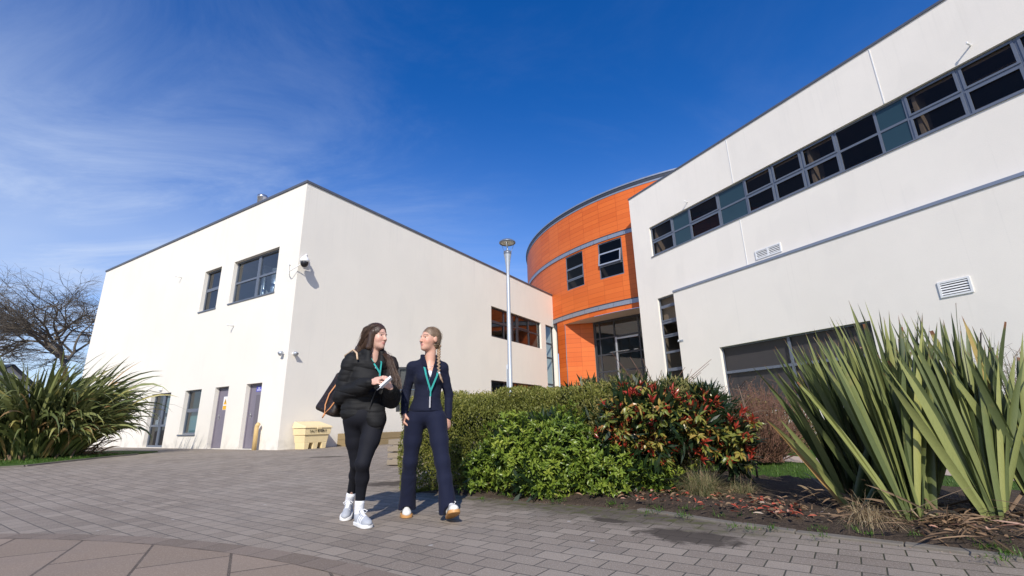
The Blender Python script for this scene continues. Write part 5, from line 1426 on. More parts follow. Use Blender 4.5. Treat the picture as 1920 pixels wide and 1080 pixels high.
def head(s, c, Q, k=.012):
    P = lambda x, y, z: np.array(c) + Q@np.array([x,y,z])
    s.ell(P(0,-.012,.030), (.074,.092,.084), Q, k); s.ell(P(0,.030,-.030), (.060,.062,.080), Q, .03)
    s.ell(P(0,.050,-.085), (.036,.038,.030), Q, .03); s.ell(P(0,.070,-.102), (.018,.016,.014), Q, .02)
    for sg in (-1,1):
        s.ell(P(.036*sg,.058,-.030), (.022,.022,.024), Q, .022)                      # cheek
        s.ell(P(.030*sg,.098,.004), (.017,.012,.009), Q, .012, sub=True)             # eye socket
        s.cone(P(.014*sg,.088,.021), P(.046*sg,.074,.020), .007, .006, .012)         # brow ridge
        s.ell(P(.074*sg,-.012,-.008), (.010,.020,.030), Q, .008)                     # ear
        s.ell(P(.010*sg,.103,-.036), (.008,.008,.006), Q, .006)                      # nostril wing
    s.cone(P(0,.088,.012), P(0,.106,-.030), .0075, .0100, .010); s.ell(P(0,.108,-.031), (.0095,.009,.0085), Q, .007)
    s.ell(P(0,.089,-.061), (.020,.010,.0055), Q, .004); s.ell(P(0,.087,-.071), (.018,.010,.006), Q, .004)
    s.ell(P(0,.100,-.0655), (.018,.006,.0018), Q, .003, sub=True)
def head_attrs(c, Q):
    L_ = lambda V: (V-np.array(c))@Q
    g = lambda x, a, b: np.clip((x-a)/(b-a), 0, 1)
    def lip(V): q = L_(V); r = np.sqrt((q[:,0]/.023)**2+((q[:,2]+.066)/.0125)**2); return g(r, 1.1, .75)*(q[:,1] > .06)
    def brow(V): q = L_(V); x = np.abs(q[:,0]); return g(np.abs(q[:,2]-(.026+.004*np.sin((x-.012)/.038*2.6))), .0065, .0030)*(x > .012)*(x < .052)*(q[:,1] > .04)*.85
    def blush(V): q = L_(V); x = np.abs(q[:,0]); r = np.sqrt(((x-.042)/.03)**2+((q[:,2]+.03)/.03)**2); return np.maximum(g(r,1.2,.2), g(np.sqrt((q[:,0]/.014)**2+((q[:,2]+.03)/.016)**2),1.2,.3)*.8)*(q[:,1] > .02)
    return {'lip': lip, 'brow': brow, 'blush': blush}
def eyes(c, Q, parent, gaze=0.):
    for sg in (-1,1):
        o = np.array(c)+Q@np.array([.030*sg,.0725,.003]); fw = Q@np.array([math.sin(gaze), math.cos(gaze), 0]); mb = MB(); vs, fs, n, m = [], [], 16, 10
        zax = Vector(fw); xax = zax.orthogonal().normalized(); yax = zax.cross(xax)
        for i in range(m+1):
            th = PI*i/m
            for j in range(n): ph = 2*PI*j/n; vs.append(Vector(o)+(zax*math.cos(th)+(xax*math.cos(ph)+yax*math.sin(ph))*math.sin(th))*.0112)
        for i in range(m):
            mb.faces([vs[i*n+j] for j in range(n)]+[vs[(i+1)*n+j] for j in range(n)], [(j,(j+1)%n,n+(j+1)%n,n+j) for j in range(n)], 1 if i < 3 else 0, True)
        mb.build('eye', [M['eye'], M['iris']], parent)
def hand(s, W, d, n, sd, curl, sc=1., spread=.0, thumb=(.5,.6)):
    """W wrist, d towards the knuckles, n out of the palm, sd towards the thumb; curl = bend per joint"""
    W, d = np.array(W,float), np.array(d,float)/np.linalg.norm(d); n = np.array(n,float); n = n-d*(n@d); n /= np.linalg.norm(n); sdv = np.cross(d, n); sdv = sdv*np.sign(sdv@np.array(sd,float))
    Q = np.stack([sdv, d, n], 1)
    s.cone(W-d*.02, W+d*.02, .024*sc, .024*sc, .01, (n,.72))
    s.ell(W+d*.050*sc, (.040*sc,.050*sc,.0145*sc), Q, .012); s.ell(W+d*.032*sc+sdv*.022*sc+n*.007*sc, (.018*sc,.028*sc,.015*sc), Q, .01)
    for i, (ln, r) in enumerate(((.94,.0088),(1.05,.0090),(.98,.0086),(.78,.0076))):
        kx = (.030-.0198*i)*sc; p = W+d*(.086-.004*abs(i-1))*sc+sdv*kx; a = 0.; seg = (.042,.027,.022)
        for j in range(3):
            a += curl[j]*(1+.06*(i-1)); dr = d*math.cos(a)+n*math.sin(a)+sdv*spread*(1.5-i)*.12; q = p+dr*seg[j]*ln*sc
            s.cone(p, q, r*sc*(1-.06*j), r*sc*(.94-.09*j), .0035); p = q
    p = W+d*.022*sc+sdv*.030*sc+n*.006*sc; d1 = sdv*.55+d*.70+n*thumb[0]; d1 /= np.linalg.norm(d1); q = p+d1*.040*sc; s.cone(p,q,.0125*sc,.0102*sc,.008)
    d2 = d*.8-sdv*.12+n*thumb[1]; d2 /= np.linalg.norm(d2); s.cone(q, q+d2*.030*sc, .0100*sc, .0082*sc, .004)
def shoe(parent, heel, yaw, pitch, mat, sole_mats, side, laces=True, roll=0., stripes=3):
    """local frame: y from heel to toe, x to the wearer's right, z up"""
    Q = face_frame(yaw)@rotx(pitch)@roty(roll); T = np.array(heel, float)
    def d2(P, g):
        y = np.clip((P[...,1]-.045)/(.205-.045), 0, 1); r = .033+.0145*np.sin(y*1.9)**1.3 + g; cxx = .004*side*np.sin(y*PI)
        return np.hypot(P[...,0]-cxx, P[...,1]-(.045+.16*y))-r
    s = Sdf((-.07,-.02,-.01), (.07,.29,.16), .0032)
    s.ell((0,.205,.036), (.040,.058,.033), None, .02); s.ell((0,.135,.046), (.035,.085,.046), None, .02); s.ell((0,.055,.05), (.033,.052,.052), None, .02)
    s.cone((0,.055,.06),(0,.045,.095), .031,.035,.02); s.cone((0,.165,.066),(0,.095,.112), .018,.021,.012, ((0,.5,.87),.45))
    s.ell((0,.048,.115),(.026,.030,.03),None,.006,sub=True)
    s.add(lambda P: P[...,2]-.020, (-.07,-.02,-.01), (.07,.29,.024), .002, sub=True)
    w_ = .012
    def stripe(V):
        y = V[:,1]+.45*(V[:,2]-.03)*(-1); out = np.zeros(len(V))
        for k in range(stripes): out = np.maximum(out, (np.abs(y-(.098+.030*k)) < w_*.62)*1.)
        return out*(np.abs(V[:,0]) > .020)*(V[:,2] > .022)*(V[:,2] < .080)
    def white(V): return ((V[:,1] < .035)*(V[:,2] > .03) + (np.abs(V[:,0]) < .014)*(V[:,1] > .09)*(V[:,1] < .18)*(V[:,2] > .05) > 0)*1.
    up = sdf_obj('shoe', s, mat, parent, {'stripe': stripe, 'white': white}, (Q, T))
    s = Sdf((-.07,-.02,-.01), (.07,.29,.05), .0032)
    s.add(lambda P: np.maximum(d2(P, .0035), np.abs(P[...,2]-.0135)-.0115)-.002, (-.07,-.02,0), (.07,.29,.03), .001); sdf_obj('sole', s, sole_mats[0], up, None, (Q, T))
    s = Sdf((-.07,-.02,-.01), (.07,.29,.03), .0028)
    s.add(lambda P: np.maximum(d2(P, .0045), np.abs(P[...,2]-.0028)-.0026), (-.07,-.02,0), (.07,.29,.01), .001); sdf_obj('outsole', s, sole_mats[1], up, None, (Q, T))
    mb = MB(); X = lambda x,y,z: tuple(T+Q@np.array([x,y,z]))
    for k in range(6):
        y = .105+.013*k; z = .104-.0076*k+.004; mb.tube([X(-.024,y+.004,z-.018), X(-.012,y,z-.002), X(.0,y,z+.001), X(.012,y,z-.002), X(.024,y+.004,z-.018)], .0032, 5)
    for sg in (-1,1): mb.tube([X(0,.100,.112), X(sg*.020,.105,.124), X(sg*.042,.118,.112), X(sg*.030,.118,.098), X(sg*.006,.104,.108)], .0032, 5)
    mb.build('laces', M['lace'], up)
    return up
def ribbon(pts, w, mat, name, parent, nrm=(0,-1,0), th=.0012):
    mb = MB(); nv = Vector(nrm)
    for a, b in zip(pts[:-1], pts[1:]):
        a, b = Vector(a), Vector(b); d = (b-a).normalized(); sd_ = d.cross(nv).normalized()*w; mb.box(a-sd_*.5-d*.002, sd_, d*((b-a).length+.004), d.cross(sd_).normalized()*th)
    return mb.build(name, mat, parent)
def strands(name, curves, mat, parent, r=.0026, n=4):
    """a lock of hair: each curve is a polyline; thin tubes"""
    V, F_, rn = [], [], []; b = 0
    for cv in curves:
        cv = np.array(cv); t = np.linspace(0, len(cv)-1, 12); i = np.minimum(t.astype(int), len(cv)-2); fr = (t-i)[:,None]
        p0, p1, p2, p3 = cv[np.maximum(i-1,0)], cv[i], cv[i+1], cv[np.minimum(i+2,len(cv)-1)]
        q = .5*((2*p1)+(-p0+p2)*fr+(2*p0-5*p1+4*p2-p3)*fr**2+(-p0+3*p1-3*p2+p3)*fr**3)
        tg = unit(np.gradient(q, axis=0)); x = unit(np.cross(tg, np.array([.3,.9,.2]))); y = np.cross(tg, x); rr = r*np.linspace(1,.35,12)
        for k in range(n): a = 2*PI*k/n; V.append(q+(x*math.cos(a)+y*math.sin(a))*rr[:,None])
        idx = b+np.arange(n*12).reshape(n,12)
        for k in range(n):
            k2 = (k+1)%n; F_.append(np.stack([idx[k,:-1], idx[k2,:-1], idx[k2,1:], idx[k,1:]], 1))
        b += n*12; rn.append(np.full(n*12, random.random()))
    return np_mesh(name, np.concatenate(V), np.concatenate(F_), mat, parent, {'rnd': np.concatenate(rn)}, True)
def wrinkle(seed, f, a): return lambda P: lump(P*np.array([1,1,1.3]), seed, f, a)

# ================= woman in the black puffer
def woman_puffer():
    hc = A_(-1.262,4.235,1.592); Q = face_frame(R(66))@rotx(R(-3)); B = face_frame(R(28)); lat = -B[:,0]; fw = B[:,1]   # lat: towards her left
    up = A_(0,0,1)
    shR, shL = A_(-1.466,4.20,1.372), A_(-1.150,4.375,1.362); elR, wrR = A_(-1.535,4.23,1.065), A_(-1.212,4.015,1.158); elL, wrL = A_(-1.105,4.245,1.03), A_(-1.055,4.02,1.105)
    hipR, hipL = A_(-1.415,4.27,.86), A_(-1.255,4.27,.86); knR, knL = A_(-1.405,4.36,.485), A_(-1.285,4.13,.50); anR, anL = A_(-1.542,4.640,.145), A_(-1.335,4.275,.115)
    chest = A_(-1.30,4.285,1.20); pel = A_(-1.345,4.28,.93); nb, nt_ = A_(-1.296,4.28,1.37), A_(-1.277,4.255,1.50)
    s = Sdf((-1.85,3.80,.0), (-.85,4.85,1.76), .0045)
    s.cone(pel, chest, .115,.115,.03,(fw,.75)); s.cone(shR+lat*.05, shL-lat*.05, .05,.05,.05); s.cone(nb, nt_, .058,.052,.03)
    for a,b,c in ((shR,elR,wrR),(shL,elL,wrL)): s.cone(a,b,.045,.038,.02); s.cone(b,c,.037,.026,.02)
    for h,k_,a in ((hipR,knR,anR),(hipL,knL,anL)): s.cone(h,k_,.066,.040,.03); s.cone(k_+A_(0,.014,0),a,.034,.024,.02)
    head(s, hc, Q)
    hand(s, wrR, A_(.80,-.45,.12), A_(.45,.75,-.45), A_(0,-.2,1), (.75,1.0,.7), .98, 0, (.8,.7))
    hand(s, wrL, A_(-.22,-.40,.80), A_(-.9,.1,.0), A_(-.4,-.8,.1), (.75,1.1,.7), .98, 0, (.8,.8))
    p = sdf_obj('person', s, M['skin1'], None, head_attrs(hc, Q))
    tag(p, 'woman with long brown hair in a black puffer jacket, holding a notebook as she walks', 'person', 'two women walking and talking')
    eyes(hc, Q, p, .15)
    # hair: cap, then long locks down the back and one falling over her left shoulder
    H = lambda x,y,z: hc+Q@A_(x,y,z)
    s = Sdf((-1.75,3.90,.98), (-.88,4.62,1.76), .005)
    s.ell(H(0,-.020,.036), (.086,.104,.093), Q, .01); s.ell(H(0,-.045,-.03), (.082,.078,.10), Q, .03)
    s.ell(H(0,.098,-.036), (.062,.073,.112), Q, .012, sub=True)
    for sg in (-1,1): s.cone(H(sg*.072,.012,.03), H(sg*.074,-.01,-.11), .024, .028, .02)
    for x in (-.055,-.02,.02):
        s.cone(H(x,-.070,.0), H(x*1.2,-.155,-.17)+A_(-.02,-.01,0), .058,.048,.03); s.cone(H(x*1.2,-.155,-.17)+A_(-.02,-.01,0), H(x*1.4,-.20,-.40)+A_(-.04,.03,0), .048,.03,.02)
    lock = [H(-.070,-.02,-.02), H(-.072,.01,-.13), A_(-1.140,4.21,1.40), A_(-1.085,4.185,1.28), A_(-1.040,4.155,1.18), A_(-1.028,4.14,1.10)]
    for a, b, ra, rb in zip(lock[:-1], lock[1:], (.020,.018,.016,.015,.015), (.018,.016,.015,.015,.006)): s.cone(a, b, ra, rb, .02)
    s.disp(lambda P: .0022*np.sin(P[...,0]*330+P[...,1]*260+4*np.sin(P[...,2]*9)))
    hr = sdf_obj('hair', s, M['hair1'], p, {'rnd': lambda V: np.full(len(V),.3)})
    cs = []
    for k in range(300):
        side_ = random.random()
        if side_ < .70:   # swept from the parting down the back
            x0 = random.uniform(-.02,.02); a = random.uniform(0,1); sx = random.choice((1,1,1,-1)); y0 = random.uniform(-.05,.055)
            p1 = H(sx*(.088+.004*random.random()), y0-.05, .03+random.uniform(-.02,.03)); p2 = H(sx*random.uniform(.05,.085), -.105-.03*random.random(), -.10); e = H(sx*random.uniform(.0,.08), -.20+random.uniform(-.03,.04), -.26-random.random()*.22)+A_(-.02,.05,0)
            cs.append([H(x0, y0-.012, .124-1.0*abs(y0+.02)**1.45), H(sx*.055, y0-.015, .108-.3*abs(y0)), p1, p2, e])
        else:
            j = A_(random.gauss(0,.009), random.gauss(0,.009), 0); cs.append([H(-.01,random.uniform(-.05,.03),.120), H(-.082,-.01+random.uniform(-.02,.02),.04), *[q+j*(1+.25*i)+A_(random.gauss(0,.004),random.gauss(0,.004),0) for i, q in enumerate(lock[1:])]])
    strands('hair_strands', cs, M['hair1'], hr, .0027)
    fl = []
    for k in range(70):
        cv = random.choice(cs); j = A_(random.gauss(0,.012), random.gauss(0,.012), random.gauss(0,.006)); fl.append([np.array(q)+j*(i+.3)*.7 for i, q in enumerate(cv)])
    strands('loose_hairs', fl, M['hair1'], hr, .0011, 3)
    # jacket: puffed baffles
    box_ = ((-1.85,3.80,.70), (-.85,4.72,1.58), .0055)
    Bm = np.stack([lat, fw, up], 1)
    s = Sdf(*box_)
    for z, rx, ry in ((.93,.196,.152),(1.06,.200,.155),(1.19,.195,.150),(1.30,.180,.136)):
        f = (z-.9)/.45; s.ell(A_(-1.362+.062*f, 4.285, z), (rx, ry, .125), Bm, .03)
    s.cone(shR+lat*.03, shL-lat*.03, .070,.070,.05); s.cone(A_(-1.362,4.285,.92), A_(-1.30,4.285,1.30), .15,.14,.02,(fw,.8))
    for z, r_ in ((.815,.068),(.90,.085)): s.ell(A_(-1.222,4.21,z), (r_,.062,.075), Bm, .03)
    def puff(q, h_, a): return -a*np.sqrt(np.abs(np.sin(PI*q/h_))+.002)
    s.disp(lambda P: puff(P[...,2]-.80+.016*np.sin(P[...,0]*14+P[...,1]*9)+lump(P,31,9.,.006), .122, .0125)+.006)
    for (a,b,c,r0,r1,r2) in ((shR+A_(-.002,0,-.012),elR,wrR-unit((wrR-elR)[None])[0]*.03,.078,.079,.046),(shL+A_(-.012,-.01,-.01),elL,wrL-unit((wrL-elL)[None])[0]*.03,.072,.073,.046)):
        s2 = Sdf(*box_); s2.cone(a,b,r0,r1,.03); s2.cone(b,b*.25+c*.75,r1,r1*.80,.03); s2.cone(b*.25+c*.75,c,r1*.80,r2,.02)
        L1 = np.linalg.norm(b-a); d1, d2_ = (b-a)/L1, (c-b)/np.linalg.norm(c-b)
        def seams(P):
            t1 = (P-a)@d1; t2 = (P-b)@d2_+L1; w1 = np.clip((t1-L1)*12+.5, 0, 1); return puff((t1*(1-w1)+t2*w1)+lump(P,33,12.,.006)+.02, .098, .0105)+.006
        s2.disp(seams)
        k = .012; s.f = np.minimum(s.f, s2.f)-(np.maximum(k-np.abs(s.f-s2.f),0)**2)/(4*k)
    for k in range(15):   # stand collar, open at the front
        a = R(38+284*k/14); dd = fw*math.cos(a)+lat*math.sin(a); base = nb+A_(.005,-.005,0); s.cone(base+dd*A_(.100,.100,0)+A_(0,0,-.02), base+dd*.092+up*(.082-.022*math.cos(a))-fw*.010, .034,.027,.014)
    s.ell(nb+fw*.10+up*.035, (.045,.075,.07), Bm, .01, sub=True)
    s.disp(lambda P: lump(P, 3, 16., .006)+lump(P, 9, 42., .0036)+lump(P*np.array([.5,.5,1.5]), 19, 70., .0020))
    s.cut(A_(0,0,.742), (0,0,-1))
    jk = sdf_obj('puffer_jacket', s, M['puffer'], p)
    mb = MB(); zp = [nb+fw*.118+up*-.02+lat*.01, chest+fw*.152+lat*.03+up*.06, chest+fw*.164+lat*.03-up*.05, A_(-1.345,4.285,1.0)+fw*.170+lat*.02, A_(-1.355,4.285,.86)+fw*.160+lat*.015]
    mb.tube(zp, .006, 6); mb.build('zip', M['black'], jk)
    mb = MB(); mb.cbox(tuple(nb+fw*.145+up*-.075), (.012,.012,.012)); mb.build('popper', M['steel'], jk)
    # leggings
    s = Sdf((-1.75,3.95,.10), (-1.0,4.75,1.0), .005)
    s.ell((hipR+hipL)/2+A_(0,0,.03), (.175,.14,.13), Bm, .03)
    s.cone(hipR+A_(-.012,0,-.01), hipR*.5+knR*.5+A_(-.01,0,0), .099,.078,.03); s.cone(hipR*.5+knR*.5+A_(-.01,0,0), knR, .078,.057,.03)
    s.cone(hipL+A_(.012,0,-.01), hipL*.5+knL*.5+A_(.012,0,0), .100,.079,.03); s.cone(hipL*.5+knL*.5+A_(.012,0,0), knL, .079,.058,.03)
    for k_, a in ((knR,anR),(knL,anL)):
        cf = k_*.68+a*.32+A_(0,.022,0); s.cone(k_, cf, .055,.053,.03); s.cone(cf, a+up*.025, .051,.035,.03)
    s.disp(lambda P: lump(P, 5, 20., .0022))
    sdf_obj('leggings', s, M['legging'], p)
    for a, k_ in ((anR,knR),(anL,knL)):
        s = Sdf(a-.12, a+.14, .004); d_ = unit((k_-a)[None])[0]; s.cone(a-d_*.05, a+d_*.070, .037,.040,.01); s.disp(lambda P: .0012*np.sin(P[...,2]*520)); sdf_obj('sock', s, M['sock'], p)
    shoe(p, A_(-1.372,4.318,.002), R(43), 0., M['shoe_grey'], (M['sole_white'], M['gum_red']), -1)
    shoe(p, A_(-1.560,4.715,.040), R(10), R(-9), M['shoe_grey'], (M['sole_white'], M['gum_red']), 1)
    # lanyard
    a0 = nb+lat*.055+fw*.062+up*.035; v0 = chest+fw*.172+lat*.035+up*.045
    ribbon([a0, (a0+v0)/2+fw*.035+up*.01, v0, v0+A_(.006,-.004,-.085)], .013, M['lan'], 'lanyard', p, tuple(-fw)); 
    ribbon([nb-lat*.045+fw*.070+up*.03, chest+fw*.165+lat*.0+up*.10, v0], .013, M['lan'], 'lanyard', p, tuple(-fw))
    # notebook and pen in her hands
    t = thing('notebook', 'small white folded notebook held in the hands of the woman in the puffer', 'notebook', (-1.08,3.92,1.15))
    c = A_(-1.075,3.925,1.150); d1 = unit(A_(-.62,-.15,-.62)[None])[0]; n1 = unit(np.cross(d1, A_(.3,.9,.1))[None])[0]; d2_ = np.cross(n1, d1)
    mb = MB(); mb.box(tuple(c-d1*.060-d2_*.025), tuple(d1*.120), tuple(d2_*.052), tuple(n1*.005)); mb.build('cover', M['white_paint'], t)
    mb = MB(); mb.box(tuple(c-d1*.058-d2_*.024+n1*.0055), tuple(d1*.115), tuple(d2_*.049), tuple(n1*.010+d2_*.004)); mb.build('pages', M['card'], t)
    mb = MB(); mb.tube([tuple(c+d1*.03+n1*.018-d2_*.01), tuple(c+d1*.095+n1*.012-d2_*.014)], .004, 8); mb.build('pen', M['steel'], t)
    # shoulder bag
    t = thing('handbag', 'dark brown leather tote bag with tan straps hanging from her shoulder', 'bag', (-1.70,4.40,.92))
    s = Sdf((-1.92,4.15,.82), (-1.48,4.60,1.42), .006)
    bd = unit(A_(.30,-.02,.95)[None])[0]; bw = unit(A_(.86,-.42,-.27)[None])[0]; bw = bw-bd*(bw@bd); bw /= np.linalg.norm(bw); bn = np.cross(bw, bd)
    c0 = A_(-1.640,4.405,1.095)
    def bag(P):
        q = P-c0; z = q@bd; x = q@bw; y = q@bn; f = np.clip((z+.19)/.38,0,1); hw, hd = .135-.040*f, .085-.060*f
        dx, dy, dz = np.abs(x)-hw+.04, np.abs(y)-hd+.022, np.abs(z)-.195+.04
        return (np.sqrt(np.maximum(dx,0)**2+np.maximum(dy,0)**2+np.maximum(dz,0)**2)+np.minimum(np.maximum(np.maximum(dx,dy),dz),0)-.036)*.8
    s.add(bag, (-1.92,4.15,.82), (-1.48,4.60,1.42), .004); s.disp(lambda P: lump(P, 6, 14., .006))
    tb = NT('brown_leather'); co = tb.coord(); vor = tb.n('ShaderNodeTexVoronoi'); tb.l(co, vor.inputs['Vector']); vor.inputs['Scale'].default_value = 42
    cc = tb.mix(tb.mrange(vor.outputs['Distance'], .32, .2), rgb(.016,.010,.008), rgb(.05,.030,.020)); tb.done(tb.bsdf(cc, .42, 0, .4)); M['leather'] = tb.m
    sdf_obj('bag_body', s, M['leather'], t)
    M['tan'] = simple('tan_leather', (.62,.27,.11), .5); M['tan_pale'] = simple('pale_tan_leather', (.58,.42,.27), .5)
    mb = MB(); fq = lambda x,z,o=.094: tuple(c0+bw*x+bd*z-bn*o) if (-bn)[1] < 0 else tuple(c0+bw*x+bd*z+bn*o)
    mb.tube([fq(.01,.075,.07), fq(-.012,-.02,.088), fq(.0,-.12,.098), fq(.03,-.192,.095), fq(.072,-.13,.098), fq(.105,-.03,.09), fq(.085,.075,.07)], .0065, 6); mb.build('strap', M['tan'], t)
    mb = MB(); mb.tube([fq(.03,-.192,.095), fq(.018,-.235,.093)], [.010,.006], 6); mb.build('tassel', M['tan'], t)
    mb = MB(); mb.cbox(fq(.055,.10,.068), (.035,.012,.022)); mb.build('clasp', M['tan'], t)
    tp = c0+bd*.185
    mb = MB(); sh = shR+up*.088; mb.tube([tuple(tp-bn*.03+bw*.02), tuple(shR+A_(-.088,.07,.055)), tuple(sh+A_(.012,-.01,.005)), tuple(sh+fw*.075+A_(.03,0,-.035)), tuple(sh+fw*.105+A_(.035,0,-.095))], .0085, 8); mb.build('handle', M['tan_pale'], t)
woman_puffer()

# ================= woman in navy
def woman_navy():
    hc = A_(-.806,4.445,1.590); Q = face_frame(R(-42))@rotx(R(3)); B = face_frame(R(12)); lat = -B[:,0]; fw = B[:,1]; up = A_(0,0,1); Bm = np.stack([lat, fw, up],1)
    nb, nt_ = A_(-.806,4.475,1.365), A_(-.800,4.462,1.50)
    shR, shL = A_(-.968,4.455,1.322), A_(-.688,4.50,1.315); elR, wrR = A_(-1.030,4.50,1.09), A_(-1.020,4.415,.90); elL, wrL = A_(-.632,4.555,1.075), A_(-.628,4.53,.855)
    hipR, hipL = A_(-.915,4.46,.86), A_(-.745,4.465,.86); knR, knL = A_(-.965,4.50,.485), A_(-.655,4.39,.475); anR, anL = A_(-1.015,4.65,.11), A_(-.590,4.36,.10)
    chest, waist, pel = A_(-.812,4.47,1.22), A_(-.820,4.465,1.04), A_(-.828,4.465,.90)
    s = Sdf((-1.25,4.05,.0), (-.40,4.90,1.76), .0045)
    s.cone(pel, waist, .11,.095,.03,(fw,.75)); s.cone(waist, chest, .095,.115,.03,(fw,.72)); s.cone(shR+lat*.04, shL-lat*.04, .042,.042,.06); s.cone(nb-up*.02, nt_, .056,.050,.035)
    s.ell(chest+fw*.030+up*.05, (.065,.040,.09), Bm, .04)
    for a,b,c in ((shR,elR,wrR),(shL,elL,wrL)): s.cone(a,b,.036,.030,.02); s.cone(b,c,.030,.024,.02)
    for h,k_,a in ((hipR,knR,anR),(hipL,knL,anL)): s.cone(h,k_,.064,.040,.03); s.cone(k_+A_(0,.01,0),a,.034,.026,.02)
    head(s, hc, Q)
    hand(s, wrR, A_(.02,-.10,-1), A_(.85,.35,0), A_(-.1,-1,.0), (.95,1.25,.9), 1.0, 0, (.5,.9))
    hand(s, wrL, A_(.06,-.12,-1), A_(-.85,.4,0), A_(.1,-1,0), (.65,.9,.7), .96, 0, (.6,.7))
    p = sdf_obj('person', s, M['skin2'], None, head_attrs(hc, Q))
    tag(p, 'woman with a fair plait in a navy zip top and flared trousers, beside the hedge', 'person', 'two women walking and talking')
    eyes(hc, Q, p, -.1)
    H = lambda x,y,z: hc+Q@A_(x,y,z)
    s = Sdf((-1.0,4.25,1.40), (-.60,4.65,1.74), .004)
    s.ell(H(0,-.020,.036), (.081,.098,.088), Q, .01); s.ell(H(0,-.05,-.02), (.070,.062,.075), Q, .02)
    s.ell(H(0,.092,-.040), (.076,.072,.092), Q, .010, sub=True); s.ell(H(.070,.030,-.050),(.03,.06,.06),Q,.01,sub=True); s.ell(H(-.070,.030,-.050),(.03,.06,.06),Q,.01,sub=True)
    s.disp(lambda P: .0016*np.sin(((P-hc)@Q)[...,2]*420+((P-hc)@Q)[...,0]*160))
    hr = sdf_obj('hair', s, M['hair2'], p, {'rnd': lambda V: np.full(len(V),.3)})
    cs = []
    for k in range(150):
        x = random.uniform(-.072,.072); z = .095-.9*x*x/.072*.35+random.uniform(-.01,.006); sx = 1 if x > 0 else -1
        y0 = .052-.45*abs(x)
        nrm_ = lambda x,y,z: H(0,-.020,.036)+Q@(unit(A_(x/.081,y/.098,z/.088)[None])[0]*A_(.083,.100,.090))
        cs.append([nrm_(x, y0+.02, .085-abs(x)*.35), nrm_(x*1.15, -.02, .075-abs(x)*.4), nrm_(x*.9,-.08,.02-abs(x)*.25), H(x*.35-.015,-.098,-.04)])
    strands('hair_strands', cs, M['hair2'], hr, .0020)
    fl = [[np.array(q)+A_(random.gauss(0,.004),random.gauss(0,.004),random.gauss(.002,.004))*(i+.5) for i, q in enumerate(random.choice(cs))] for k in range(40)]
    strands('loose_hairs', fl, M['hair2'], hr, .0009, 3)
    # the plait over her left shoulder
    br = [H(-.045,-.085,-.05), A_(-.728,4.50,1.495), A_(-.716,4.435,1.42), A_(-.708,4.395,1.35), A_(-.704,4.378,1.285), A_(-.700,4.374,1.262)]
    s = Sdf((-.83,4.28,1.14), (-.60,4.62,1.58), .003)
    P_ = np.array(br); seg_ = np.linalg.norm(np.diff(P_,axis=0),axis=1); cum = np.r_[0,np.cumsum(seg_)]; N_ = 19
    for k in range(N_):
        u = cum[-1]*k/(N_-1); c = A_(*[np.interp(u,cum,P_[:,i]) for i in range(3)]); sgn = 1 if k%2 else -1; r_ = .017-.0065*k/N_
        ax = unit(A_(.55*sgn,-.2,-.80)[None])[0]; s.cone(c+A_(.0085*sgn,0,.008), c+A_(-.003*sgn,0,-.010), r_*.78, r_*.6, .003)
    e = P_[-1]; s.cone(e, e+A_(.006,0,-.015), .0075,.0075,.003); s.cone(e+A_(.006,0,-.015), e+A_(.020,-.002,-.055), .009,.0095,.006); s.cone(e+A_(.020,-.002,-.055), e+A_(.040,-.002,-.095), .0095,.002,.006)
    sdf_obj('plait', s, M['braid'], hr, {'rnd': lambda V: np.full(len(V),.45)})
    mb = MB(); mb.tube([tuple(e+A_(0,0,.004)), tuple(e+A_(.005,0,-.012))], .0098, 10); mb.build('hair_tie', M['card'], hr)
    # zip top
    s = Sdf((-1.20,4.10,.78), (-.45,4.80,1.52), .005)
    s.cone(A_(-.828,4.465,.935), waist, .155,.116,.03,(fw,.76)); s.cone(waist, chest, .116,.134,.03,(fw,.74)); s.cone(chest, nb-up*.03, .130,.085,.03,(fw,.72)); s.cone(shR+lat*.03, shL-lat*.03, .044,.044,.06)
    for sg in (-1,1): s.ell(chest+lat*.062*sg+fw*.070-up*.005, (.056,.048,.055), Bm, .035)
    for a,b,c in ((shR,elR,wrR),(shL,elL,wrL)):
        s.cone(nb+up*.020+(a-nb)*.22, a+up*.008, .044,.040,.05); s.ell(a, (.050,.050,.050), None, .03); s.cone(a,b,.049,.042,.03); s.cone(b,c-unit((c-b)[None])[0]*.005,.043,.033,.02)
    for k in range(21):
        a = R(22+316*k/20); dd = fw*math.cos(a)+lat*math.sin(a); s.cone(nb+dd*.074-up*.03, nb+dd*.082+up*(.072-.006*math.cos(a))-fw*.006, .020,.011,.010)
    s.ell(nb+up*.03, (.060,.058,.11), Bm, .005, sub=True)
    zb = 1.222
    def vee(P):
        q = P-nb; x = np.abs(q@lat-.004); w_ = .004+.050*np.clip((P[...,2]-zb)/.20, 0, 1); return np.maximum(np.maximum((x-w_)*.95, .030-q@fw), zb-P[...,2])
    s.add(vee, (-.95,4.2,zb), (-.65,4.6,1.50), .005, sub=True)
    s.disp(lambda P: lump(P, 4, 26., .0030)+lump(P*np.array([.6,.6,1.6]), 7, 60., .0014))
    sl_, P_q = s._sub((-.985,4.2,.78),(-.672,4.75,.93)); s.f[sl_] = np.maximum(s.f[sl_], (.915-P_q[...,2]).astype(np.float32)); jk = sdf_obj('zip_top', s, M['navy'], p)
    mb = MB(); zp = [tuple(nb+fw*.118-up*.15), tuple(chest+fw*.120-up*.03), tuple(waist+fw*.086+up*.06), tuple(waist+fw*.088), tuple(A_(-.828,4.465,.93)+fw*.103)]
    mb.tube(zp, .0045, 6); mb.build('zip', cloth_mat('zip_tape', (.02,.025,.085), .5), jk)
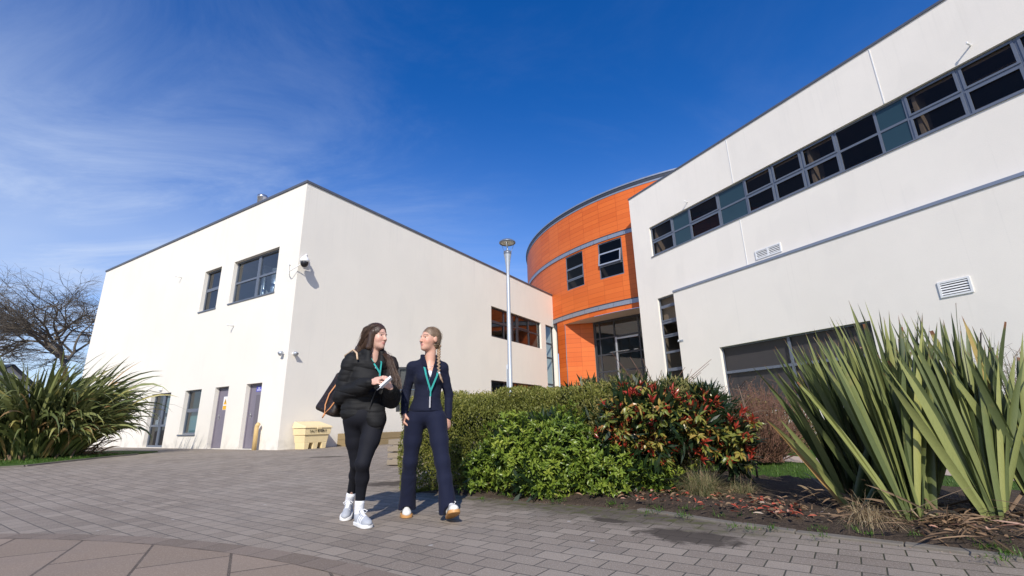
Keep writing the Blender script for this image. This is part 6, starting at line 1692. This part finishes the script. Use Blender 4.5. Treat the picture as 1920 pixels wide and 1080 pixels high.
    s = Sdf((-.95,4.25,1.10),(-.65,4.5,1.36),.004); s.ell(chest+fw*.062+up*.030+lat*.002, (.040,.034,.040), Bm, .01); sdf_obj('vest', s, M['sock'], p)
    mb = MB(); ring = [nb+(fw*math.cos(a)+lat*math.sin(a))*.066+up*(.012-.055*max(0,math.cos(a))**2)+fw*.012*max(0,math.cos(a)) for a in [R(-80+160*k/16) for k in range(17)]]
    mb.tube([tuple(q) for q in ring], .0013, 5); mb.cbox(tuple(ring[8]-up*.008+fw*.002), (.008,.006,.010)); mb.build('necklace', M['card'], p)
    # flared trousers
    s = Sdf((-1.20,4.10,.0), (-.42,4.85,1.02), .005)
    s.ell(pel+up*.0, (.148,.108,.115), Bm, .03); s.ell(pel-fw*.05-up*.03, (.13,.09,.10), Bm, .04)
    for h, k_, a, hw in ((hipR,knR,anR,.078),(hipL,knL,anL,.078)):
        o = A_(-.014,0,-.02) if h is hipR else A_(.014,0,-.02)
        md = (h+o)*.5+k_*.5; s.cone(h+o, md, .098,.080,.03); s.cone(md, k_, .080,.063,.03)
        kk = k_*.62+a*.38; s.cone(k_, kk, .063,.062,.03); s.cone(kk, a-up*.055+A_(0,.012,0), .062, hw, .02)
    s.disp(lambda P: (lump(P, 12, 22., .0050)+lump(P*np.array([1.6,1.6,.5]), 13, 46., .0030))*np.clip((.72-P[...,2])/.4, .25, 1))
    s.cut(A_(0,0,.052), (0,0,-1)); s.ell(anL+fw*.10-up*.035, (.055,.10,.06), Bm, .02, sub=True); s.ell(anR+fw*.085-up*.055, (.05,.06,.03), Bm, .02, sub=True)
    sdf_obj('flared_trousers', s, M['navy2'], p)
    shoe(p, A_(-1.055,4.765,.002), R(17), 0., M['shoe_white'], (M['gum'], M['gum']), 1)
    shoe(p, A_(-.590,4.395,.008), R(20), R(21), M['shoe_white'], (M['gum'], M['gum']), -1)
    # lanyard: two teal straps meeting low on the chest, with a card
    v = waist+fw*.118+up*.055+lat*.025
    Lp = [nb+lat*.072+up*.01+fw*.015, nb+lat*.085+fw*.070-up*.05, chest+lat*.070+fw*.128+up*.01, v]; Rp = [nb-lat*.068+up*.012+fw*.022, nb-lat*.045+fw*.095-up*.075, chest-lat*.030+fw*.138+up*.02, v]
    ribbon(Lp, .016, M['lan'], 'lanyard', p, tuple(-fw)); ribbon(Rp, .016, M['lan'], 'lanyard', p, tuple(-fw))
    ribbon([v, v-up*.05], .012, M['lan'], 'lanyard', p, tuple(-fw))
    mb = MB(); cpt = v-up*.05+fw*.012; mb.box(tuple(cpt-lat*.010-fw*.02-up*.10), tuple(lat*.012+fw*.032), tuple(fw*.002), tuple(up*.10-lat*.0)); mb.build('pass_card', M['card'], p)
woman_navy()
SKY_HUE, SKY_SAT, SKY_VAL, SKY_STR, SUN_STR, EXPO = .515, 1.38, 1.52, .105, 4.5, 0.10
CIRRUS = (5.6, 6.6, 8.6, 1)
# ------------------------------------------------------------------ camera, sky, sun
cam = bpy.data.cameras.new('camera'); co_ = bpy.data.objects.new('camera', cam); COL.objects.link(co_)
cam.lens = 868.92/1920*36; cam.sensor_width = 36; cam.clip_end = 3000; cam.clip_start = .05
pt, rl = R(16.167), R(-1.330)
fw = Vector((0, math.cos(pt), math.sin(pt))); r0 = Vector((1,0,0)); u0 = r0.cross(fw)
rr, uu = r0*math.cos(rl)+u0*math.sin(rl), -r0*math.sin(rl)+u0*math.cos(rl)
mw = Matrix((rr, uu, -fw)).transposed().to_4x4(); mw.translation = (0,0,.80)
co_.matrix_world = mw
scene.camera = co_

SUN_EL, SUN_AZ = R(35.5), R(181.5)      # azimuth clockwise from +Y: behind the camera
w = bpy.data.worlds.new('World'); scene.world = w; w.use_nodes = True
nt = w.node_tree; nt.nodes.clear()
def wn(ty, **k):
    n_ = nt.nodes.new(ty)
    for a, b in k.items(): setattr(n_, a, b)
    return n_
def wl_(a, b): nt.links.new(a, b)
sky = wn('ShaderNodeTexSky', sky_type='NISHITA'); sky.sun_disc = False; sky.sun_elevation = SUN_EL; sky.sun_rotation = SUN_AZ
sky.altitude = 50; sky.air_density = 1.0; sky.dust_density = .3; sky.ozone_density = 3.0
hs = wn('ShaderNodeHueSaturation'); hs.inputs['Hue'].default_value = SKY_HUE; hs.inputs['Saturation'].default_value = SKY_SAT; hs.inputs['Value'].default_value = SKY_VAL
wl_(sky.outputs[0], hs.inputs['Color'])
# thin cirrus: noise on a plane far above, real directions only
tc = wn('ShaderNodeTexCoord'); sx = wn('ShaderNodeSeparateXYZ'); wl_(tc.outputs['Generated'], sx.inputs[0])
def wm(op, a, b=0., clamp=False):
    n_ = wn('ShaderNodeMath', operation=op); n_.use_clamp = clamp
    for i, v in enumerate((a, b)):
        if hasattr(v, 'is_output'): wl_(v, n_.inputs[i])
        else: n_.inputs[i].default_value = v
    return n_.outputs[0]
zz = wm('MAXIMUM', wm('ADD', sx.outputs[2], .12), .05)
cx = wn('ShaderNodeCombineXYZ'); wl_(wm('DIVIDE', sx.outputs[0], zz), cx.inputs[0]); wl_(wm('DIVIDE', sx.outputs[1], zz), cx.inputs[1])
def wnoise(scale, rot, sc, detail, rough, dist=0.):
    mp = wn('ShaderNodeMapping'); wl_(cx.outputs[0], mp.inputs[0]); mp.inputs['Rotation'].default_value = (0,0,rot); mp.inputs['Scale'].default_value = sc
    n_ = wn('ShaderNodeTexNoise'); wl_(mp.outputs[0], n_.inputs['Vector']); n_.inputs['Scale'].default_value = scale; n_.inputs['Detail'].default_value = detail; n_.inputs['Roughness'].default_value = rough; n_.inputs['Distortion'].default_value = dist
    return n_.outputs['Fac']
def wrange(v, a, b, c=0., d=1.):
    n_ = wn('ShaderNodeMapRange'); n_.interpolation_type = 'SMOOTHSTEP'; wl_(v, n_.inputs[0])
    for i, x in enumerate((a, b, c, d)): n_.inputs[i+1].default_value = x
    return n_.outputs[0]
streak = wnoise(1.0, R(35), (1,1.6,1), 10, .66, .8); veil = wnoise(.55, 0, (1,1,1), 4, .5)
low = wrange(sx.outputs[2], .72, .10)                     # more veil towards the horizon
left = wrange(sx.outputs[0], .15, -.62)                   # and towards the left
m1 = wm('MULTIPLY', wrange(streak, .42, .74), wm('ADD', wm('MULTIPLY', left, .42), .12))
m2 = wm('MULTIPLY', wm('MULTIPLY', wrange(veil, .25, .75), left), wm('MULTIPLY', low, .62))
m3 = wm('MULTIPLY', wm('MULTIPLY', low, low), .30)
mask = wm('ADD', wm('ADD', wm('MULTIPLY', m1, wm('ADD', wm('MULTIPLY', low, .7), .22)), m2), m3, True)
mx = wn('ShaderNodeMix', data_type='RGBA'); wl_(mask, mx.inputs[0]); wl_(hs.outputs[0], mx.inputs[6]); mx.inputs[7].default_value = CIRRUS
bg = wn('ShaderNodeBackground'); wl_(mx.outputs[2], bg.inputs['Color']); bg.inputs['Strength'].default_value = SKY_STR
wo = wn('ShaderNodeOutputWorld'); wl_(bg.outputs[0], wo.inputs[0])

sl = bpy.data.lights.new('sun', 'SUN'); sl.energy = SUN_STR; sl.angle = R(.53); sl.color = (1.0, .945, .845)
so = bpy.data.objects.new('sun', sl); COL.objects.link(so)
sd = Vector((math.sin(SUN_AZ)*math.cos(SUN_EL), math.cos(SUN_AZ)*math.cos(SUN_EL), math.sin(SUN_EL)))
so.rotation_euler = sd.to_track_quat('Z', 'Y').to_euler(); so.location = sd*60
vs = scene.view_settings; vs.view_transform = 'Standard'; vs.look = 'None'; vs.exposure = EXPO; vs.gamma = 1; vs.use_curve_mapping = False
scene.cycles.use_denoising = True
